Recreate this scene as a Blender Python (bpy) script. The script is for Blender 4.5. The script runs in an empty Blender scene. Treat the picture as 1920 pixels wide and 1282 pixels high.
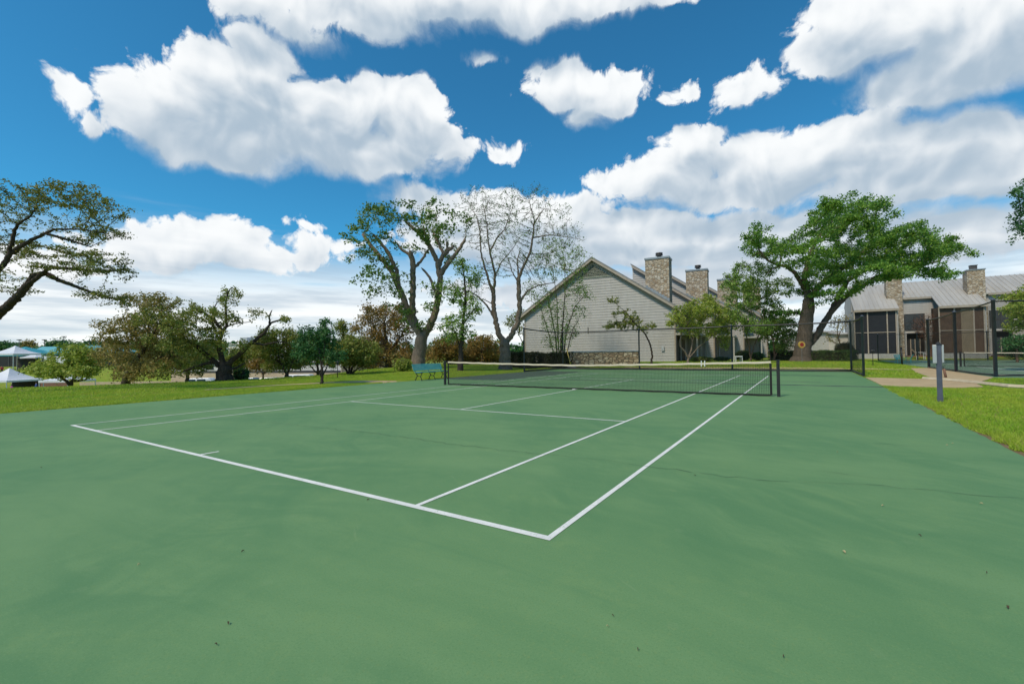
import bpy, math, random
import numpy as np
from mathutils import Vector, Matrix
random.seed(7); rng = np.random.default_rng(7)
scene = bpy.context.scene
COL = scene.collection
# ---------------------------------------------------------------- camera
FPX, YAW, PITCH, ROLL, CAM, SX = 834.71, -0.5518, 0.0254, -0.012, np.array([7.0513, -14.6735, 1.3317]), 32.04
def rot():
    f = np.array([math.sin(YAW)*math.cos(PITCH), math.cos(YAW)*math.cos(PITCH), math.sin(PITCH)])
    r = np.array([math.cos(YAW), -math.sin(YAW), 0.]); u = np.cross(r, f); c, s = math.cos(ROLL), math.sin(ROLL)
    return np.array([c*r+s*u, -s*r+c*u, f])
R = rot()
def ray(x, y): return np.array([(x-960-SX)/FPX, -(y-641)/FPX, 1.0]) @ R
def W(x, y, d): return CAM + d*ray(x, y)
def G(x, y, z=0.):
    d = ray(x, y); return CAM + (z-CAM[2])/d[2]*d
RIGHT = np.array([math.cos(YAW), -math.sin(YAW), 0.]); FWD = np.array([math.sin(YAW), math.cos(YAW), 0.]); UP = np.array([0, 0, 1.])
cam = bpy.data.cameras.new('camera'); co = bpy.data.objects.new('camera', cam); COL.objects.link(co)
M = Matrix(((R[0][0], R[1][0], -R[2][0]), (R[0][1], R[1][1], -R[2][1]), (R[0][2], R[1][2], -R[2][2])))
co.matrix_world = Matrix.Translation(CAM.tolist()) @ M.to_4x4()
cam.sensor_width = 36; cam.lens = FPX/1920*36; cam.shift_x = -SX/1920; cam.clip_start = .05; cam.clip_end = 6000
scene.camera = co
# ---------------------------------------------------------------- node helpers
class NT:
    def __init__(s, tree): s.t = tree; s.n = tree.nodes; s.l = tree.links
    def add(s, typ, ins=None, **props):
        n = s.n.new(typ)
        for k, v in props.items(): setattr(n, k, v)
        for k, v in (ins or {}).items():
            if hasattr(v, 'links'): s.l.new(v, n.inputs[k])
            else: n.inputs[k].default_value = v
        return n
    def math(s, op, a, b=0., c=None, clamp=False):
        ins = {0: a, 1: b}
        if c is not None: ins[2] = c
        return s.add('ShaderNodeMath', ins, operation=op, use_clamp=clamp).outputs[0]
    def vmath(s, op, a, b=(0, 0, 0), out=0):
        return s.add('ShaderNodeVectorMath', {0: a, 1: b}, operation=op).outputs[out]
    def noise(s, vec, scale, detail=4, rough=.55, dist=0., out=0, dim='3D'):
        return s.add('ShaderNodeTexNoise', {'Vector': vec, 'Scale': scale, 'Detail': detail, 'Roughness': rough, 'Distortion': dist}, noise_dimensions=dim).outputs[out]
    def mix(s, f, a, b, blend='MIX'):
        n = s.add('ShaderNodeMix', data_type='RGBA', blend_type=blend)
        for k, v in ((0, f), (6, a), (7, b)):
            if hasattr(v, 'links'): s.l.new(v, n.inputs[k])
            else: n.inputs[k].default_value = (tuple(v)+(1,) if k and len(v) == 3 else v)
        return n.outputs[2]
    def sstep(s, x, a, b):
        return s.add('ShaderNodeMapRange', {0: x, 1: a, 2: b, 3: 0., 4: 1.}, interpolation_type='SMOOTHSTEP').outputs[0]
    def scale(s, vec, sc): return s.vmath('MULTIPLY', vec, sc)
def newmat(name):
    m = bpy.data.materials.new(name); m.use_nodes = True
    t = NT(m.node_tree); b = m.node_tree.nodes['Principled BSDF']
    return m, t, b
def setp(t, b, **k):
    for key, v in k.items():
        i = b.inputs[key.replace('_', ' ')]
        if hasattr(v, 'links'): t.l.new(v, i)
        else: i.default_value = (tuple(v)+(1,)) if isinstance(v, tuple) and len(v) == 3 and i.type == 'RGBA' else v
def bump(t, b, h, strength=.3, dist=.02):
    n = t.add('ShaderNodeBump', {'Strength': strength, 'Distance': dist, 'Height': h}); t.l.new(n.outputs[0], b.inputs['Normal'])
def objc(t): return t.add('ShaderNodeTexCoord').outputs['Object']
def plain(name, c1, c2=None, scale=3., rough=.6, bmp=.15, bscale=None, metal=0., stretch=(1, 1, 1), bd=.01):
    m, t, b = newmat(name); c2 = c2 or tuple(x*.75 for x in c1)
    o = t.scale(objc(t), stretch)
    n = t.noise(o, scale, 5, .6); f = t.sstep(n, .35, .65)
    n2 = t.noise(o, scale*7.3, 3, .6)
    col = t.mix(t.math('MULTIPLY', n2, .5), t.mix(f, c1, c2), c2)
    setp(t, b, Base_Color=col, Roughness=rough, Metallic=metal)
    if bmp: bump(t, b, t.noise(o, bscale or scale*8, 4), bmp, bd)
    return m
# ---------------------------------------------------------------- mesh helpers
ORIG = {}
class MB:
    def __init__(s, T=None): s.v = []; s.f = []; s.T = T
    def add(s, vs, fs):
        o = len(s.v); s.v += [tuple(s.T(*p)) if s.T else tuple(p) for p in vs]; s.f += [tuple(i+o for i in f) for f in fs]; return s
    def box(s, x0, x1, y0, y1, z0, z1):
        return s.add([(x0, y0, z0), (x1, y0, z0), (x1, y1, z0), (x0, y1, z0), (x0, y0, z1), (x1, y0, z1), (x1, y1, z1), (x0, y1, z1)],
                     [(0, 3, 2, 1), (4, 5, 6, 7), (0, 1, 5, 4), (1, 2, 6, 5), (2, 3, 7, 6), (3, 0, 4, 7)])
    def quad(s, *p): return s.add(p, [tuple(range(len(p)))])
    def prism(s, poly, axis, a, b):
        # poly: 2-D points, extruded along axis from a to b
        def mk(p, h): return {'x': (h, p[0], p[1]), 'y': (p[0], h, p[1]), 'z': (p[0], p[1], h)}[axis]
        n = len(poly)
        return s.add([mk(p, a) for p in poly]+[mk(p, b) for p in poly],
                     [tuple(range(n)), tuple(range(2*n-1, n-1, -1))]+[(i, i+n, (i+1) % n+n, (i+1) % n) for i in range(n)])
    def tube(s, path, rad, n=8, cap=True):
        P = [np.array(p, float) for p in path]; rad = rad if hasattr(rad, '__len__') else [rad]*len(P)
        vs = []; d0 = None; a = None
        for i, p in enumerate(P):
            d = P[min(i+1, len(P)-1)]-P[max(i-1, 0)]; d /= np.linalg.norm(d)+1e-12
            if a is None: a = np.cross(d, [0, 0, 1.] if abs(d[2]) < .9 else [1., 0, 0])
            a = a-d*np.dot(a, d); a /= np.linalg.norm(a)+1e-12; b = np.cross(d, a)
            for k in range(n):
                t = 2*math.pi*k/n; vs.append(p+rad[i]*(math.cos(t)*a+math.sin(t)*b))
        fs = [(i*n+k, i*n+(k+1) % n, (i+1)*n+(k+1) % n, (i+1)*n+k) for i in range(len(P)-1) for k in range(n)]
        if cap: fs += [tuple(range(n-1, -1, -1)), tuple((len(P)-1)*n+k for k in range(n))]
        return s.add(vs, fs)
    def beam(s, a, b, w, h=None):
        # rectangular bar from a to b
        a = np.array(a, float); b = np.array(b, float); h = h or w; d = b-a; d /= np.linalg.norm(d)
        x = np.cross(d, [0, 0, 1.] if abs(d[2]) < .95 else [0, 1., 0]); x /= np.linalg.norm(x); y = np.cross(x, d)
        vs = [p+i*x*w/2+j*y*h/2 for p in (a, b) for i, j in ((-1, -1), (1, -1), (1, 1), (-1, 1))]
        return s.add(vs, [(0, 1, 2, 3), (7, 6, 5, 4), (0, 4, 5, 1), (1, 5, 6, 2), (2, 6, 7, 3), (3, 7, 4, 0)])
    def lathe(s, prof, c=(0, 0), n=16):
        m = len(prof)
        vs = [(c[0]+r*math.cos(2*math.pi*k/n), c[1]+r*math.sin(2*math.pi*k/n), z) for r, z in prof for k in range(n)]
        fs = [(i*n+k, i*n+(k+1) % n, (i+1)*n+(k+1) % n, (i+1)*n+k) for i in range(m-1) for k in range(n)]
        return s.add(vs, fs+[tuple(range(n-1, -1, -1)), tuple((m-1)*n+k for k in range(n))])
    def build(s, name, mat, parent=None, smooth=False, bevel=0., **tags):
        o = np.array(ORIG.get(parent, (0, 0, 0)) if parent else tags.pop('origin', (0, 0, 0)), float)
        v = np.array(s.v, float)-o
        me = bpy.data.meshes.new(name); me.from_pydata(v.tolist(), [], s.f); me.materials.append(mat)
        if smooth: me.polygons.foreach_set('use_smooth', [True]*len(me.polygons))
        me.update()
        ob = bpy.data.objects.new(name, me); COL.objects.link(ob)
        if parent: ob.parent = parent
        else: ob.location = o
        ORIG[ob] = tuple(o)
        if bevel:
            md = ob.modifiers.new('bevel', 'BEVEL'); md.width = bevel; md.segments = 2; md.limit_method = 'ANGLE'
        for k, val in tags.items(): ob[k] = val
        return ob
def rawmesh(name, v, f4, mat, parent=None, origin=(0, 0, 0), smooth=False, nper=4):
    # fast path: all faces have nper corners
    o = np.array(ORIG.get(parent, (0, 0, 0)) if parent else origin, float); v = (v-o).astype(np.float32)
    me = bpy.data.meshes.new(name); nf = len(f4)
    me.vertices.add(len(v)); me.vertices.foreach_set('co', v.ravel())
    me.loops.add(nf*nper); me.loops.foreach_set('vertex_index', f4.astype(np.int32).ravel())
    me.polygons.add(nf); me.polygons.foreach_set('loop_start', np.arange(0, nf*nper, nper, dtype=np.int32))
    if smooth: me.polygons.foreach_set('use_smooth', np.ones(nf, bool))
    me.materials.append(mat); me.update(calc_edges=True); me.validate()
    ob = bpy.data.objects.new(name, me); COL.objects.link(ob)
    if parent: ob.parent = parent
    else: ob.location = o.tolist()
    ORIG[ob] = tuple(o)
    return ob
def thing(name, label, cat, loc, group=None):
    o = bpy.data.objects.new(name, None); COL.objects.link(o); o.location = [float(x) for x in loc]; o.empty_display_size = .2
    o['label'] = label; o['category'] = cat
    if group: o['group'] = group
    ORIG[o] = tuple(float(x) for x in loc); return o
def copy_tree(o, parent=None):
    c = o.copy(); COL.objects.link(c); ORIG[c] = ORIG.get(o, (0, 0, 0))
    if parent: c.parent = parent
    for ch in list(o.children): copy_tree(ch, c)
    return c
def smooth(t): t = np.clip(t, 0, 1); return t*t*(3-2*t)
# ---------------------------------------------------------------- terrain
CY = [-80, -15, -6, 0, 8, 15, 25, 60, 120]; CX = [-52, -27, -21.5, -19.5, -21, -24, -28, -40, -60]
def tz(x, y):
    x = np.asarray(x, float); y = np.asarray(y, float)
    z = -.03+0*x
    z = z+.33*smooth((y-20)/14)*(1-smooth((x-11.2)/2.5))*1.0
    z = np.maximum(z, np.where(x > 11, .33*smooth((y-52.5)/3)-.03, -9))
    z = z+.22*smooth((y-4)/8)*smooth((-x-13)/5)*(1-smooth((y-20)/8))
    s = np.interp(y, CY, CX)-x
    d = np.hypot(x-CAM[0], y-CAM[1]); dp = (x-CAM[0])*FWD[0]+(y-CAM[1])*FWD[1]
    z = z-5*smooth(s/32)
    z = np.where(s > 0, z+(-.9-z)*smooth((dp-84)/14), z)
    z = z+(-.5-z)*smooth((d-190)/80)
    return z
# ---------------------------------------------------------------- materials
def mat_court(name, a, b_, dark_patches=True):
    m, t, b = newmat(name); o = objc(t)
    big = t.sstep(t.noise(o, .16, 4, .6, 1.2), .3, .7)
    # broad squeegee arcs of the acrylic coat
    ring = t.math('ADD', t.vmath('LENGTH', t.vmath('SUBTRACT', o, (4.5, -22., 0)), out=1), t.math('MULTIPLY', t.noise(o, .35, 3), 2.2))
    arcs = t.sstep(t.noise(t.add('ShaderNodeCombineXYZ', {0: ring}).outputs[0], .9, 4, .7), .38, .62)
    med = t.sstep(t.noise(t.scale(o, (1, 2.2, 1)), .8, 5, .65, .6), .35, .68)
    fine = t.noise(o, 260, 2, .7); sp = t.noise(o, 38, 4, .7)
    col = t.mix(t.math('MULTIPLY', big, .45), a, b_)
    col = t.mix(t.math('MULTIPLY', arcs, .5), col, (a[0]*1.32, a[1]*1.17, a[2]*1.25))
    col = t.mix(t.math('MULTIPLY', med, .34), col, (a[0]*.72, a[1]*.84, a[2]*.86))
    col = t.mix(t.sstep(sp, .5, .78), col, (a[0]*1.3, a[1]*1.06, a[2]*1.0))
    col = t.mix(t.math('MULTIPLY', t.sstep(fine, .4, .75), .35), col, (a[0]*.6, a[1]*.68, a[2]*.65))
    col = t.mix(t.math('MULTIPLY', t.sstep(t.noise(o, 2.3, 6, .75), .5, .78), .7), col, (a[0]*1.3, a[1]*1.1, a[2]*1.05))
    col = t.mix(t.math('MULTIPLY', t.sstep(t.noise(o, 11., 5, .75), .52, .8), .5), col, (a[0]*.72, a[1]*.82, a[2]*.84))
    col = t.mix(t.math('MULTIPLY', t.sstep(t.noise(t.scale(o, (.25, 1.6, 1)), 1.1, 5, .7, .8), .55, .72), .4), col, (a[0]*.66, a[1]*.8, a[2]*.86))
    ring2 = t.math('ADD', t.vmath('LENGTH', t.vmath('SUBTRACT', o, (-15., -27., 0)), out=1), t.math('MULTIPLY', t.noise(o, .3, 3), 1.8))
    for rg, sc_, am in ((ring, 3.2, .62), (ring2, 2.4, .62), (ring, 11., .22), (ring2, 14., .2)):
        bnd = t.sstep(t.noise(t.add('ShaderNodeCombineXYZ', {0: rg, 1: t.math('MULTIPLY', t.noise(o, .5, 2), 1.5)}).outputs[0], sc_, 3, .65), .40, .66)
        col = t.mix(t.math('MULTIPLY', t.math('MULTIPLY', bnd, t.sstep(t.noise(o, .37, 3), .38, .6)), am), col, (a[0]*.62, a[1]*.78, a[2]*.8))
    bm = t.add('ShaderNodeTexVoronoi', {'Vector': t.vmath('ADD', o, t.scale(t.noise(o, 14, 2, out=1), (.05, .05, 0))), 'Scale': 1.15, 'Randomness': 1.}, voronoi_dimensions='2D').outputs[0]
    col = t.mix(t.math('MULTIPLY', t.sstep(bm, .05, .025), .12), col, (a[0]*1.7, a[1]*1.22, a[2]*1.5))
    sc2 = t.noise(t.scale(t.add('ShaderNodeVectorRotate', {'Vector': o, 'Angle': .6}, rotation_type='Z_AXIS').outputs[0], (.5, 9., 1)), 1.6, 4, .7)
    col = t.mix(t.math('MULTIPLY', t.sstep(sc2, .66, .74), .35), col, (a[0]*1.6, a[1]*1.2, a[2]*1.4))
    grit = t.noise(o, 95, 3, .8)
    col = t.mix(t.math('MULTIPLY', t.sstep(grit, .52, .68), .5), col, (a[0]*.55, a[1]*.66, a[2]*.64)); col = t.mix(t.math('MULTIPLY', t.sstep(grit, .44, .32), .4), col, (a[0]*1.5, a[1]*1.25, a[2]*1.4))
    if dark_patches:  # darker grey patch at far left and cross bands, noise-broken edges
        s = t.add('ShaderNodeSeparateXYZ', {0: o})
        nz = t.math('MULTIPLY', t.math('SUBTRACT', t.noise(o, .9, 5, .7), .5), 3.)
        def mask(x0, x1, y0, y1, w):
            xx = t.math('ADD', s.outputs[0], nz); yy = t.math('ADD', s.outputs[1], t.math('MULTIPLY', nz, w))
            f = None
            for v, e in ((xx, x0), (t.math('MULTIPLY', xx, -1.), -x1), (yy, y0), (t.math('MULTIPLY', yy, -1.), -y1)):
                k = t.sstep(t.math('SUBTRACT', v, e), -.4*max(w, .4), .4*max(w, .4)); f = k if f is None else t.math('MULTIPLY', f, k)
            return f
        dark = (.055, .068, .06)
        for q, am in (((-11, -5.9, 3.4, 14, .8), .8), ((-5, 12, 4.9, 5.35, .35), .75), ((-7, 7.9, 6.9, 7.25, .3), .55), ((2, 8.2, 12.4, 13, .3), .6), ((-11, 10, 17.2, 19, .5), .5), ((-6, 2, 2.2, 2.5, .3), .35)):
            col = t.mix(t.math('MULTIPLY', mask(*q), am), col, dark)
    setp(t, b, Base_Color=col, Roughness=t.math('ADD', .62, t.math('MULTIPLY', sp, .25)), Specular_IOR_Level=.3)
    bump(t, b, t.math('ADD', fine, t.math('MULTIPLY', sp, .6)), .35, .003)
    return m
def mat_lawn():
    m, t, b = newmat('lawn_soil'); o = objc(t)
    n1 = t.noise(o, .5, 5, .65); n2 = t.noise(o, 4, 5, .7); n3 = t.noise(o, 60, 3, .7)
    col = t.mix(t.sstep(n1, .35, .65), (.22, .33, .03), (.31, .36, .05))
    col = t.mix(t.math('MULTIPLY', t.sstep(n2, .45, .7), .7), col, (.10, .17, .016))
    col = t.mix(t.math('MULTIPLY', n3, .45), col, (.10, .075, .035))
    setp(t, b, Base_Color=col, Roughness=.9, Specular_IOR_Level=.1); bump(t, b, n3, .6, .03); return m
def mat_blade():
    m, t, b = newmat('grass_blade'); o = objc(t)
    r = t.add('ShaderNodeNewGeometry').outputs['Random Per Island']
    n1 = t.sstep(t.noise(t.scale(o, (1.6, .7, 1)), .45, 5, .7), .36, .6)
    n2 = t.sstep(t.noise(o, 2.6, 4, .7), .42, .68)
    col = t.mix(n1, (.24, .46, .03), (.42, .53, .05))
    col = t.mix(t.math('MULTIPLY', n2, .6), col, (.18, .37, .022))
    col = t.mix(t.math('MULTIPLY', r, .4), col, (.46, .50, .09))
    col = t.mix(t.math('GREATER_THAN', r, .95), col, (.40, .32, .14))
    setp(t, b, Base_Color=col, Roughness=.55, Specular_IOR_Level=.2)
    tr = t.add('ShaderNodeBsdfTranslucent', {'Color': col}); mx = t.add('ShaderNodeMixShader', {0: .35, 1: b.outputs[0], 2: tr.outputs[0]})
    t.l.new(mx.outputs[0], t.n['Material Output'].inputs[0]); return m
def mat_leaf(name, c1, c2, c3, nsc=.7, trans=.35):
    m, t, b = newmat(name); o = objc(t)
    r = t.add('ShaderNodeNewGeometry').outputs['Random Per Island']
    f = t.sstep(t.noise(o, nsc, 4, .65), .36, .64)
    col = t.mix(f, c1, c2); col = t.mix(t.sstep(r, .55, 1.), col, c3)
    hv = t.add('ShaderNodeHueSaturation', {'Hue': .5, 'Saturation': 1.0, 'Value': t.math('ADD', .75, t.math('MULTIPLY', t.noise(o, 9., 2), .6)), 'Color': col}).outputs[0]
    setp(t, b, Base_Color=hv, Roughness=.5, Specular_IOR_Level=.3)
    tr = t.add('ShaderNodeBsdfTranslucent', {'Color': hv}); mx = t.add('ShaderNodeMixShader', {0: trans, 1: b.outputs[0], 2: tr.outputs[0]})
    t.l.new(mx.outputs[0], t.n['Material Output'].inputs[0]); return m
def mat_bark(name, c1, c2):
    m, t, b = newmat(name); o = t.scale(objc(t), (1, 1, .22))
    n = t.noise(o, 7, 6, .7, .6); v = t.add('ShaderNodeTexVoronoi', {'Vector': o, 'Scale': 9.}, feature='DISTANCE_TO_EDGE').outputs[0]
    col = t.mix(t.sstep(n, .3, .7), c1, c2); col = t.mix(t.math('MULTIPLY', t.sstep(v, .06, 0.), .7), col, tuple(x*.4 for x in c1))
    setp(t, b, Base_Color=col, Roughness=.9, Specular_IOR_Level=.1); bump(t, b, t.math('ADD', n, t.math('MULTIPLY', t.sstep(v, 0, .12), .6)), .8, .035); return m
def mat_stone(name, pal, sc=(4.2, 4.2, 9.), mortar=(.30, .27, .23), bs=1.):
    m, t, b = newmat(name); o = t.scale(objc(t), sc); o = t.vmath('ADD', o, t.scale(t.noise(objc(t), 5, 3, out=1), (.5, .5, .5)))
    vc = t.add('ShaderNodeTexVoronoi', {'Vector': o, 'Scale': 1., 'Randomness': .85}); ve = t.add('ShaderNodeTexVoronoi', {'Vector': o, 'Scale': 1., 'Randomness': .85}, feature='DISTANCE_TO_EDGE').outputs[0]
    rnd = t.add('ShaderNodeSeparateColor', {0: vc.outputs['Color']}).outputs[0]
    cr = t.add('ShaderNodeValToRGB', {0: rnd}); e = cr.color_ramp.elements
    cr.color_ramp.interpolation = 'CONSTANT'
    for i, c in enumerate(pal):
        el = e[i] if i < 2 else e.new(i/len(pal)); el.position = i/len(pal); el.color = tuple(c)+(1,)
    grain = t.noise(objc(t), 30, 4, .7)
    col = t.mix(t.math('MULTIPLY', grain, .6), cr.outputs[0], (.26, .21, .15))
    edge = t.sstep(ve, .02, .11); col = t.mix(edge, mortar, col)
    setp(t, b, Base_Color=col, Roughness=.9, Specular_IOR_Level=.15); bump(t, b, t.math('ADD', edge, t.math('MULTIPLY', grain, .3)), bs, .06); return m
def mat_shadecloth(name, c, fac):
    m, t, b = newmat(name); setp(t, b, Base_Color=c, Roughness=.6)
    tr = t.add('ShaderNodeBsdfTransparent'); mx = t.add('ShaderNodeMixShader', {0: fac, 1: tr.outputs[0], 2: b.outputs[0]})
    t.l.new(mx.outputs[0], t.n['Material Output'].inputs[0]); return m
def mat_line():
    m, t, b = newmat('line_paint'); o = objc(t)
    worn = t.sstep(t.math('ADD', t.noise(o, 55, 4, .75), t.math('MULTIPLY', t.noise(o, 2.2, 4, .7), .5)), .80, .98)
    col = t.mix(t.sstep(t.noise(o, 4., 5, .7), .35, .7), (.80, .80, .76), (.67, .68, .64)); col = t.mix(t.math('MULTIPLY', worn, .75), col, (.25, .37, .24))
    setp(t, b, Base_Color=col, Roughness=.75, Specular_IOR_Level=.25); bump(t, b, t.noise(o, 220, 2), .3, .003); return m
MT = dict(
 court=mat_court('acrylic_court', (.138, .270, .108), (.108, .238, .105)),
 court2=mat_court('acrylic_court_faded', (.165, .25, .155), (.15, .235, .155), False),
 soil=mat_lawn(), blade=mat_blade(),
 line=mat_line(),
 crack=plain('crack_dark', (.065, .125, .07), None, 8, .95),
 asphalt=plain('parking_asphalt', (.07, .07, .07), (.05, .05, .05), 1, .9, .3, 40),
 concrete=plain('path_concrete', (.52, .385, .215), (.41, .30, .165), 1.3, .9, .3, 60),
 kerb=plain('kerb_concrete', (.60, .52, .38), (.46, .39, .27), 4, .9, .3, 40),
 dirt=plain('edge_dirt', (.13, .085, .045), (.22, .15, .07), 6, .95, .8, 30, bd=.03),
 siding=plain('lap_siding', (.44, .428, .408), (.385, .372, .352), 1.1, .65, .08, stretch=(1.6, 1.6, .3)),
 trim=plain('fascia_trim', (.40, .35, .29), (.33, .28, .22), 2, .6, .1),
 trimdark=plain('dark_trim', (.05, .05, .05), None, 3, .6),
 louver=plain('vent_louver', (.28, .31, .25), (.22, .25, .2), 2, .6),
 shingle=plain('roof_shingle', (.16, .165, .165), (.22, .22, .215), 3, .85, .5, 14),
 metalroof=plain('standing_seam_metal', (.45, .43, .395), (.37, .352, .322), .5, .5, .05, metal=0., stretch=(2, .3, .3)),
 flash=plain('lead_flashing', (.32, .37, .40), (.25, .28, .3), 3, .45, .1, metal=.3),
 cap=plain('flue_cap', (.10, .09, .085), None, 5, .5, metal=.4),
 stone=mat_stone('chimney_stone', [(.66, .56, .43), (.52, .40, .27), (.74, .67, .56), (.36, .26, .17), (.60, .50, .37), (.70, .61, .49), (.46, .36, .25)], (3.1, 3.1, 6.8), (.36, .31, .25)),
 stonewall=mat_stone('retaining_stone', [(.58, .45, .29), (.46, .33, .2), (.66, .54, .38), (.33, .23, .14), (.55, .42, .27)], (2.6, 2.6, 4.2), (.16, .13, .09)),
 glass=plain('window_glass', (.012, .018, .02), (.02, .03, .035), 1, .08, 0),
 screen=plain('porch_screen', (.010, .011, .016), (.016, .017, .022), 2, .45, 0),
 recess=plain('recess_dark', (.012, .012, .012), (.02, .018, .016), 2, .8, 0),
 brownscreen=plain('brown_porch_screen', (.065, .034, .02), (.10, .06, .035), 1.2, .6, 0),
 tanpanel=plain('tan_panel', (.23, .18, .12), (.19, .15, .1), 1.5, .7, .1),
 teal=plain('teal_paint', (.13, .47, .40), (.09, .37, .33), 6, .45, .12),
 iron=plain('cast_iron', (.012, .022, .02), (.02, .03, .028), 9, .5, .2),
 blackpaint=plain('black_paint', (.012, .013, .014), (.022, .022, .022), 6, .42, .1),
 bluepost=plain('slate_blue_post', (.085, .10, .145), (.065, .075, .105), 5, .5, .15),
 netcord=plain('net_cord', (.010, .011, .010), None, 9, .8, 0),
 netband=plain('net_headband', (.68, .60, .47), (.58, .50, .38), 3, .8, .2),
 white=plain('white_paint', (.76, .76, .74), (.66, .66, .64), 4, .5, .1),
 vinyl=plain('white_tent_vinyl', (.74, .75, .78), (.66, .67, .72), 1, .45, .1),
 tealfab=plain('teal_canvas', (.04, .33, .40), (.03, .27, .34), 1, .6, .1),
 tealroof=plain('pale_teal_roof', (.14, .42, .46), (.11, .35, .4), 1, .5, .1),
 boxgrey=plain('grey_switch_box', (.46, .48, .49), (.40, .42, .43), 5, .4, .1, metal=.2),
 yellow=plain('yellow_handle', (.62, .50, .14), (.5, .4, .1), 6, .5),
 redp=plain('target_red', (.36, .025, .02), None, 6, .6), yelp=plain('target_yellow', (.62, .40, .08), None, 6, .6),
 tanwall=plain('tan_block_wall', (.56, .44, .30), (.48, .37, .25), .7, .85, .3, 6),
 palewall=plain('pale_stucco', (.62, .60, .57), (.55, .53, .5), .5, .8, .1),
 metalwall=plain('ribbed_metal_wall', (.55, .56, .57), (.48, .49, .5), .6, .5, .1),
 brick=plain('brown_brick', (.22, .12, .08), (.17, .09, .06), 2, .85, .3),
 windscreen=plain('court_windscreen', (.02, .024, .024), None, 1, .7, 0),
 galv=plain('galvanised_pole', (.20, .20, .20), None, 3, .5, 0, metal=.3),
 carwhite=plain('white_car_paint', (.70, .71, .72), (.62, .63, .64), 2, .25, 0), carsilver=plain('silver_car_paint', (.36, .38, .40), None, 2, .25, 0, metal=.5), carblue=plain('blue_grey_car_paint', (.10, .13, .17), None, 2, .25, 0, metal=.4),
 rubber=plain('tyre_rubber', (.015, .015, .015), None, 5, .8, 0),
 skin=plain('skin', (.42, .26, .19), None, 5, .6, 0), clothdark=plain('dark_cloth', (.02, .02, .03), None, 5, .9, 0), clothpink=plain('magenta_cloth', (.40, .05, .28), None, 5, .9, 0), clothblue=plain('blue_cloth', (.05, .09, .3), None, 5, .9, 0), clothred=plain('red_cloth', (.4, .04, .06), None, 5, .9, 0),
 barkgrey=mat_bark('bark_grey', (.28, .22, .165), (.17, .132, .10)), barkpale=mat_bark('bark_pale', (.34, .285, .22), (.23, .19, .145)),
 barkoak=mat_bark('bark_oak', (.155, .122, .095), (.095, .076, .06)), barkbare=mat_bark('bark_bare', (.235, .19, .148), (.15, .122, .095)),
 barkdark=mat_bark('bark_dark', (.085, .068, .055), (.05, .04, .032)), barkrust=mat_bark('bark_reddish', (.26, .15, .11), (.17, .10, .075)), barkbrown=mat_bark('bark_brown', (.20, .13, .09), (.13, .085, .06)),
 leafolive=mat_leaf('leaf_olive', (0.228, 0.288, 0.054), (0.150, 0.198, 0.042), (0.312, 0.282, 0.072)),
 leafspray=mat_leaf('leaf_olive_spray', (0.213, 0.250, 0.044), (0.125, 0.163, 0.035), (0.288, 0.250, 0.062)),
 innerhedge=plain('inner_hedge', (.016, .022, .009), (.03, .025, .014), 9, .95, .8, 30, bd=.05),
 leafyg=mat_leaf('leaf_yellow_green', (0.330, 0.413, 0.058), (0.215, 0.305, 0.046), (0.429, 0.446, 0.099)),
 leaflight=mat_leaf('leaf_light_green', (0.224, 0.371, 0.069), (0.147, 0.267, 0.052), (0.328, 0.431, 0.103)),
 leafgarden=mat_leaf('leaf_garden_green', (0.184, 0.299, 0.057), (0.115, 0.207, 0.040), (0.276, 0.380, 0.081)),
 leafpollard=mat_leaf('leaf_pollard', (0.120, 0.228, 0.042), (0.078, 0.162, 0.036), (0.240, 0.324, 0.060), .35),
 leafdark=mat_leaf('leaf_dark_green', (0.064, 0.180, 0.054), (0.036, 0.118, 0.040), (0.108, 0.234, 0.064)),
 leafoak=mat_leaf('leaf_oak_green', (0.162, 0.330, 0.043), (0.074, 0.198, 0.034), (0.282, 0.432, 0.066), .8),
 leafrust=mat_leaf('leaf_rust', (0.310, 0.201, 0.057), (0.172, 0.167, 0.046), (0.380, 0.230, 0.063), .8),
 leafbrownolive=mat_leaf('leaf_brown_olive', (0.312, 0.269, 0.075), (0.194, 0.206, 0.056), (0.400, 0.288, 0.094)),
 leafmid=mat_leaf('leaf_mid_green', (0.099, 0.231, 0.043), (0.066, 0.165, 0.033), (0.182, 0.314, 0.066)),
 leafhedge=mat_leaf('leaf_hedge', (0.035, 0.050, 0.014), (0.022, 0.032, 0.012), (0.060, 0.065, 0.020), 1.5, .2),
 leafhedgeg=mat_leaf('leaf_hedge_green', (0.082, 0.138, 0.036), (0.049, 0.089, 0.029), (0.130, 0.179, 0.049), 1.5, .2),
)
# ---------------------------------------------------------------- ground
def gridmesh():
    xs = np.concatenate([np.linspace(-1500, -130, 20), np.linspace(-120, -42, 40), np.arange(-40, 45, .8), np.linspace(46, 130, 20), np.linspace(150, 1500, 18)])
    ys = np.concatenate([np.linspace(-1200, -60, 16), np.linspace(-50, -20, 16), np.arange(-18, 70, .8), np.linspace(72, 170, 40), np.linspace(190, 1500, 20)])
    X, Y = np.meshgrid(xs, ys); Z = tz(X, Y)
    inside = (X > -9.8) & (X < 9.2) & (Y < 18.9) & (Y > -30); Z[inside] -= .06
    v = np.stack([X.ravel(), Y.ravel(), Z.ravel()], 1); nx = len(xs)
    i, j = np.meshgrid(np.arange(nx-1), np.arange(len(ys)-1)); a = (j*nx+i).ravel()
    o = rawmesh('ground', v, np.stack([a, a+1, a+1+nx, a+nx], 1), MT['soil'], smooth=True); o['kind'] = 'structure'
gridmesh()
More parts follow.
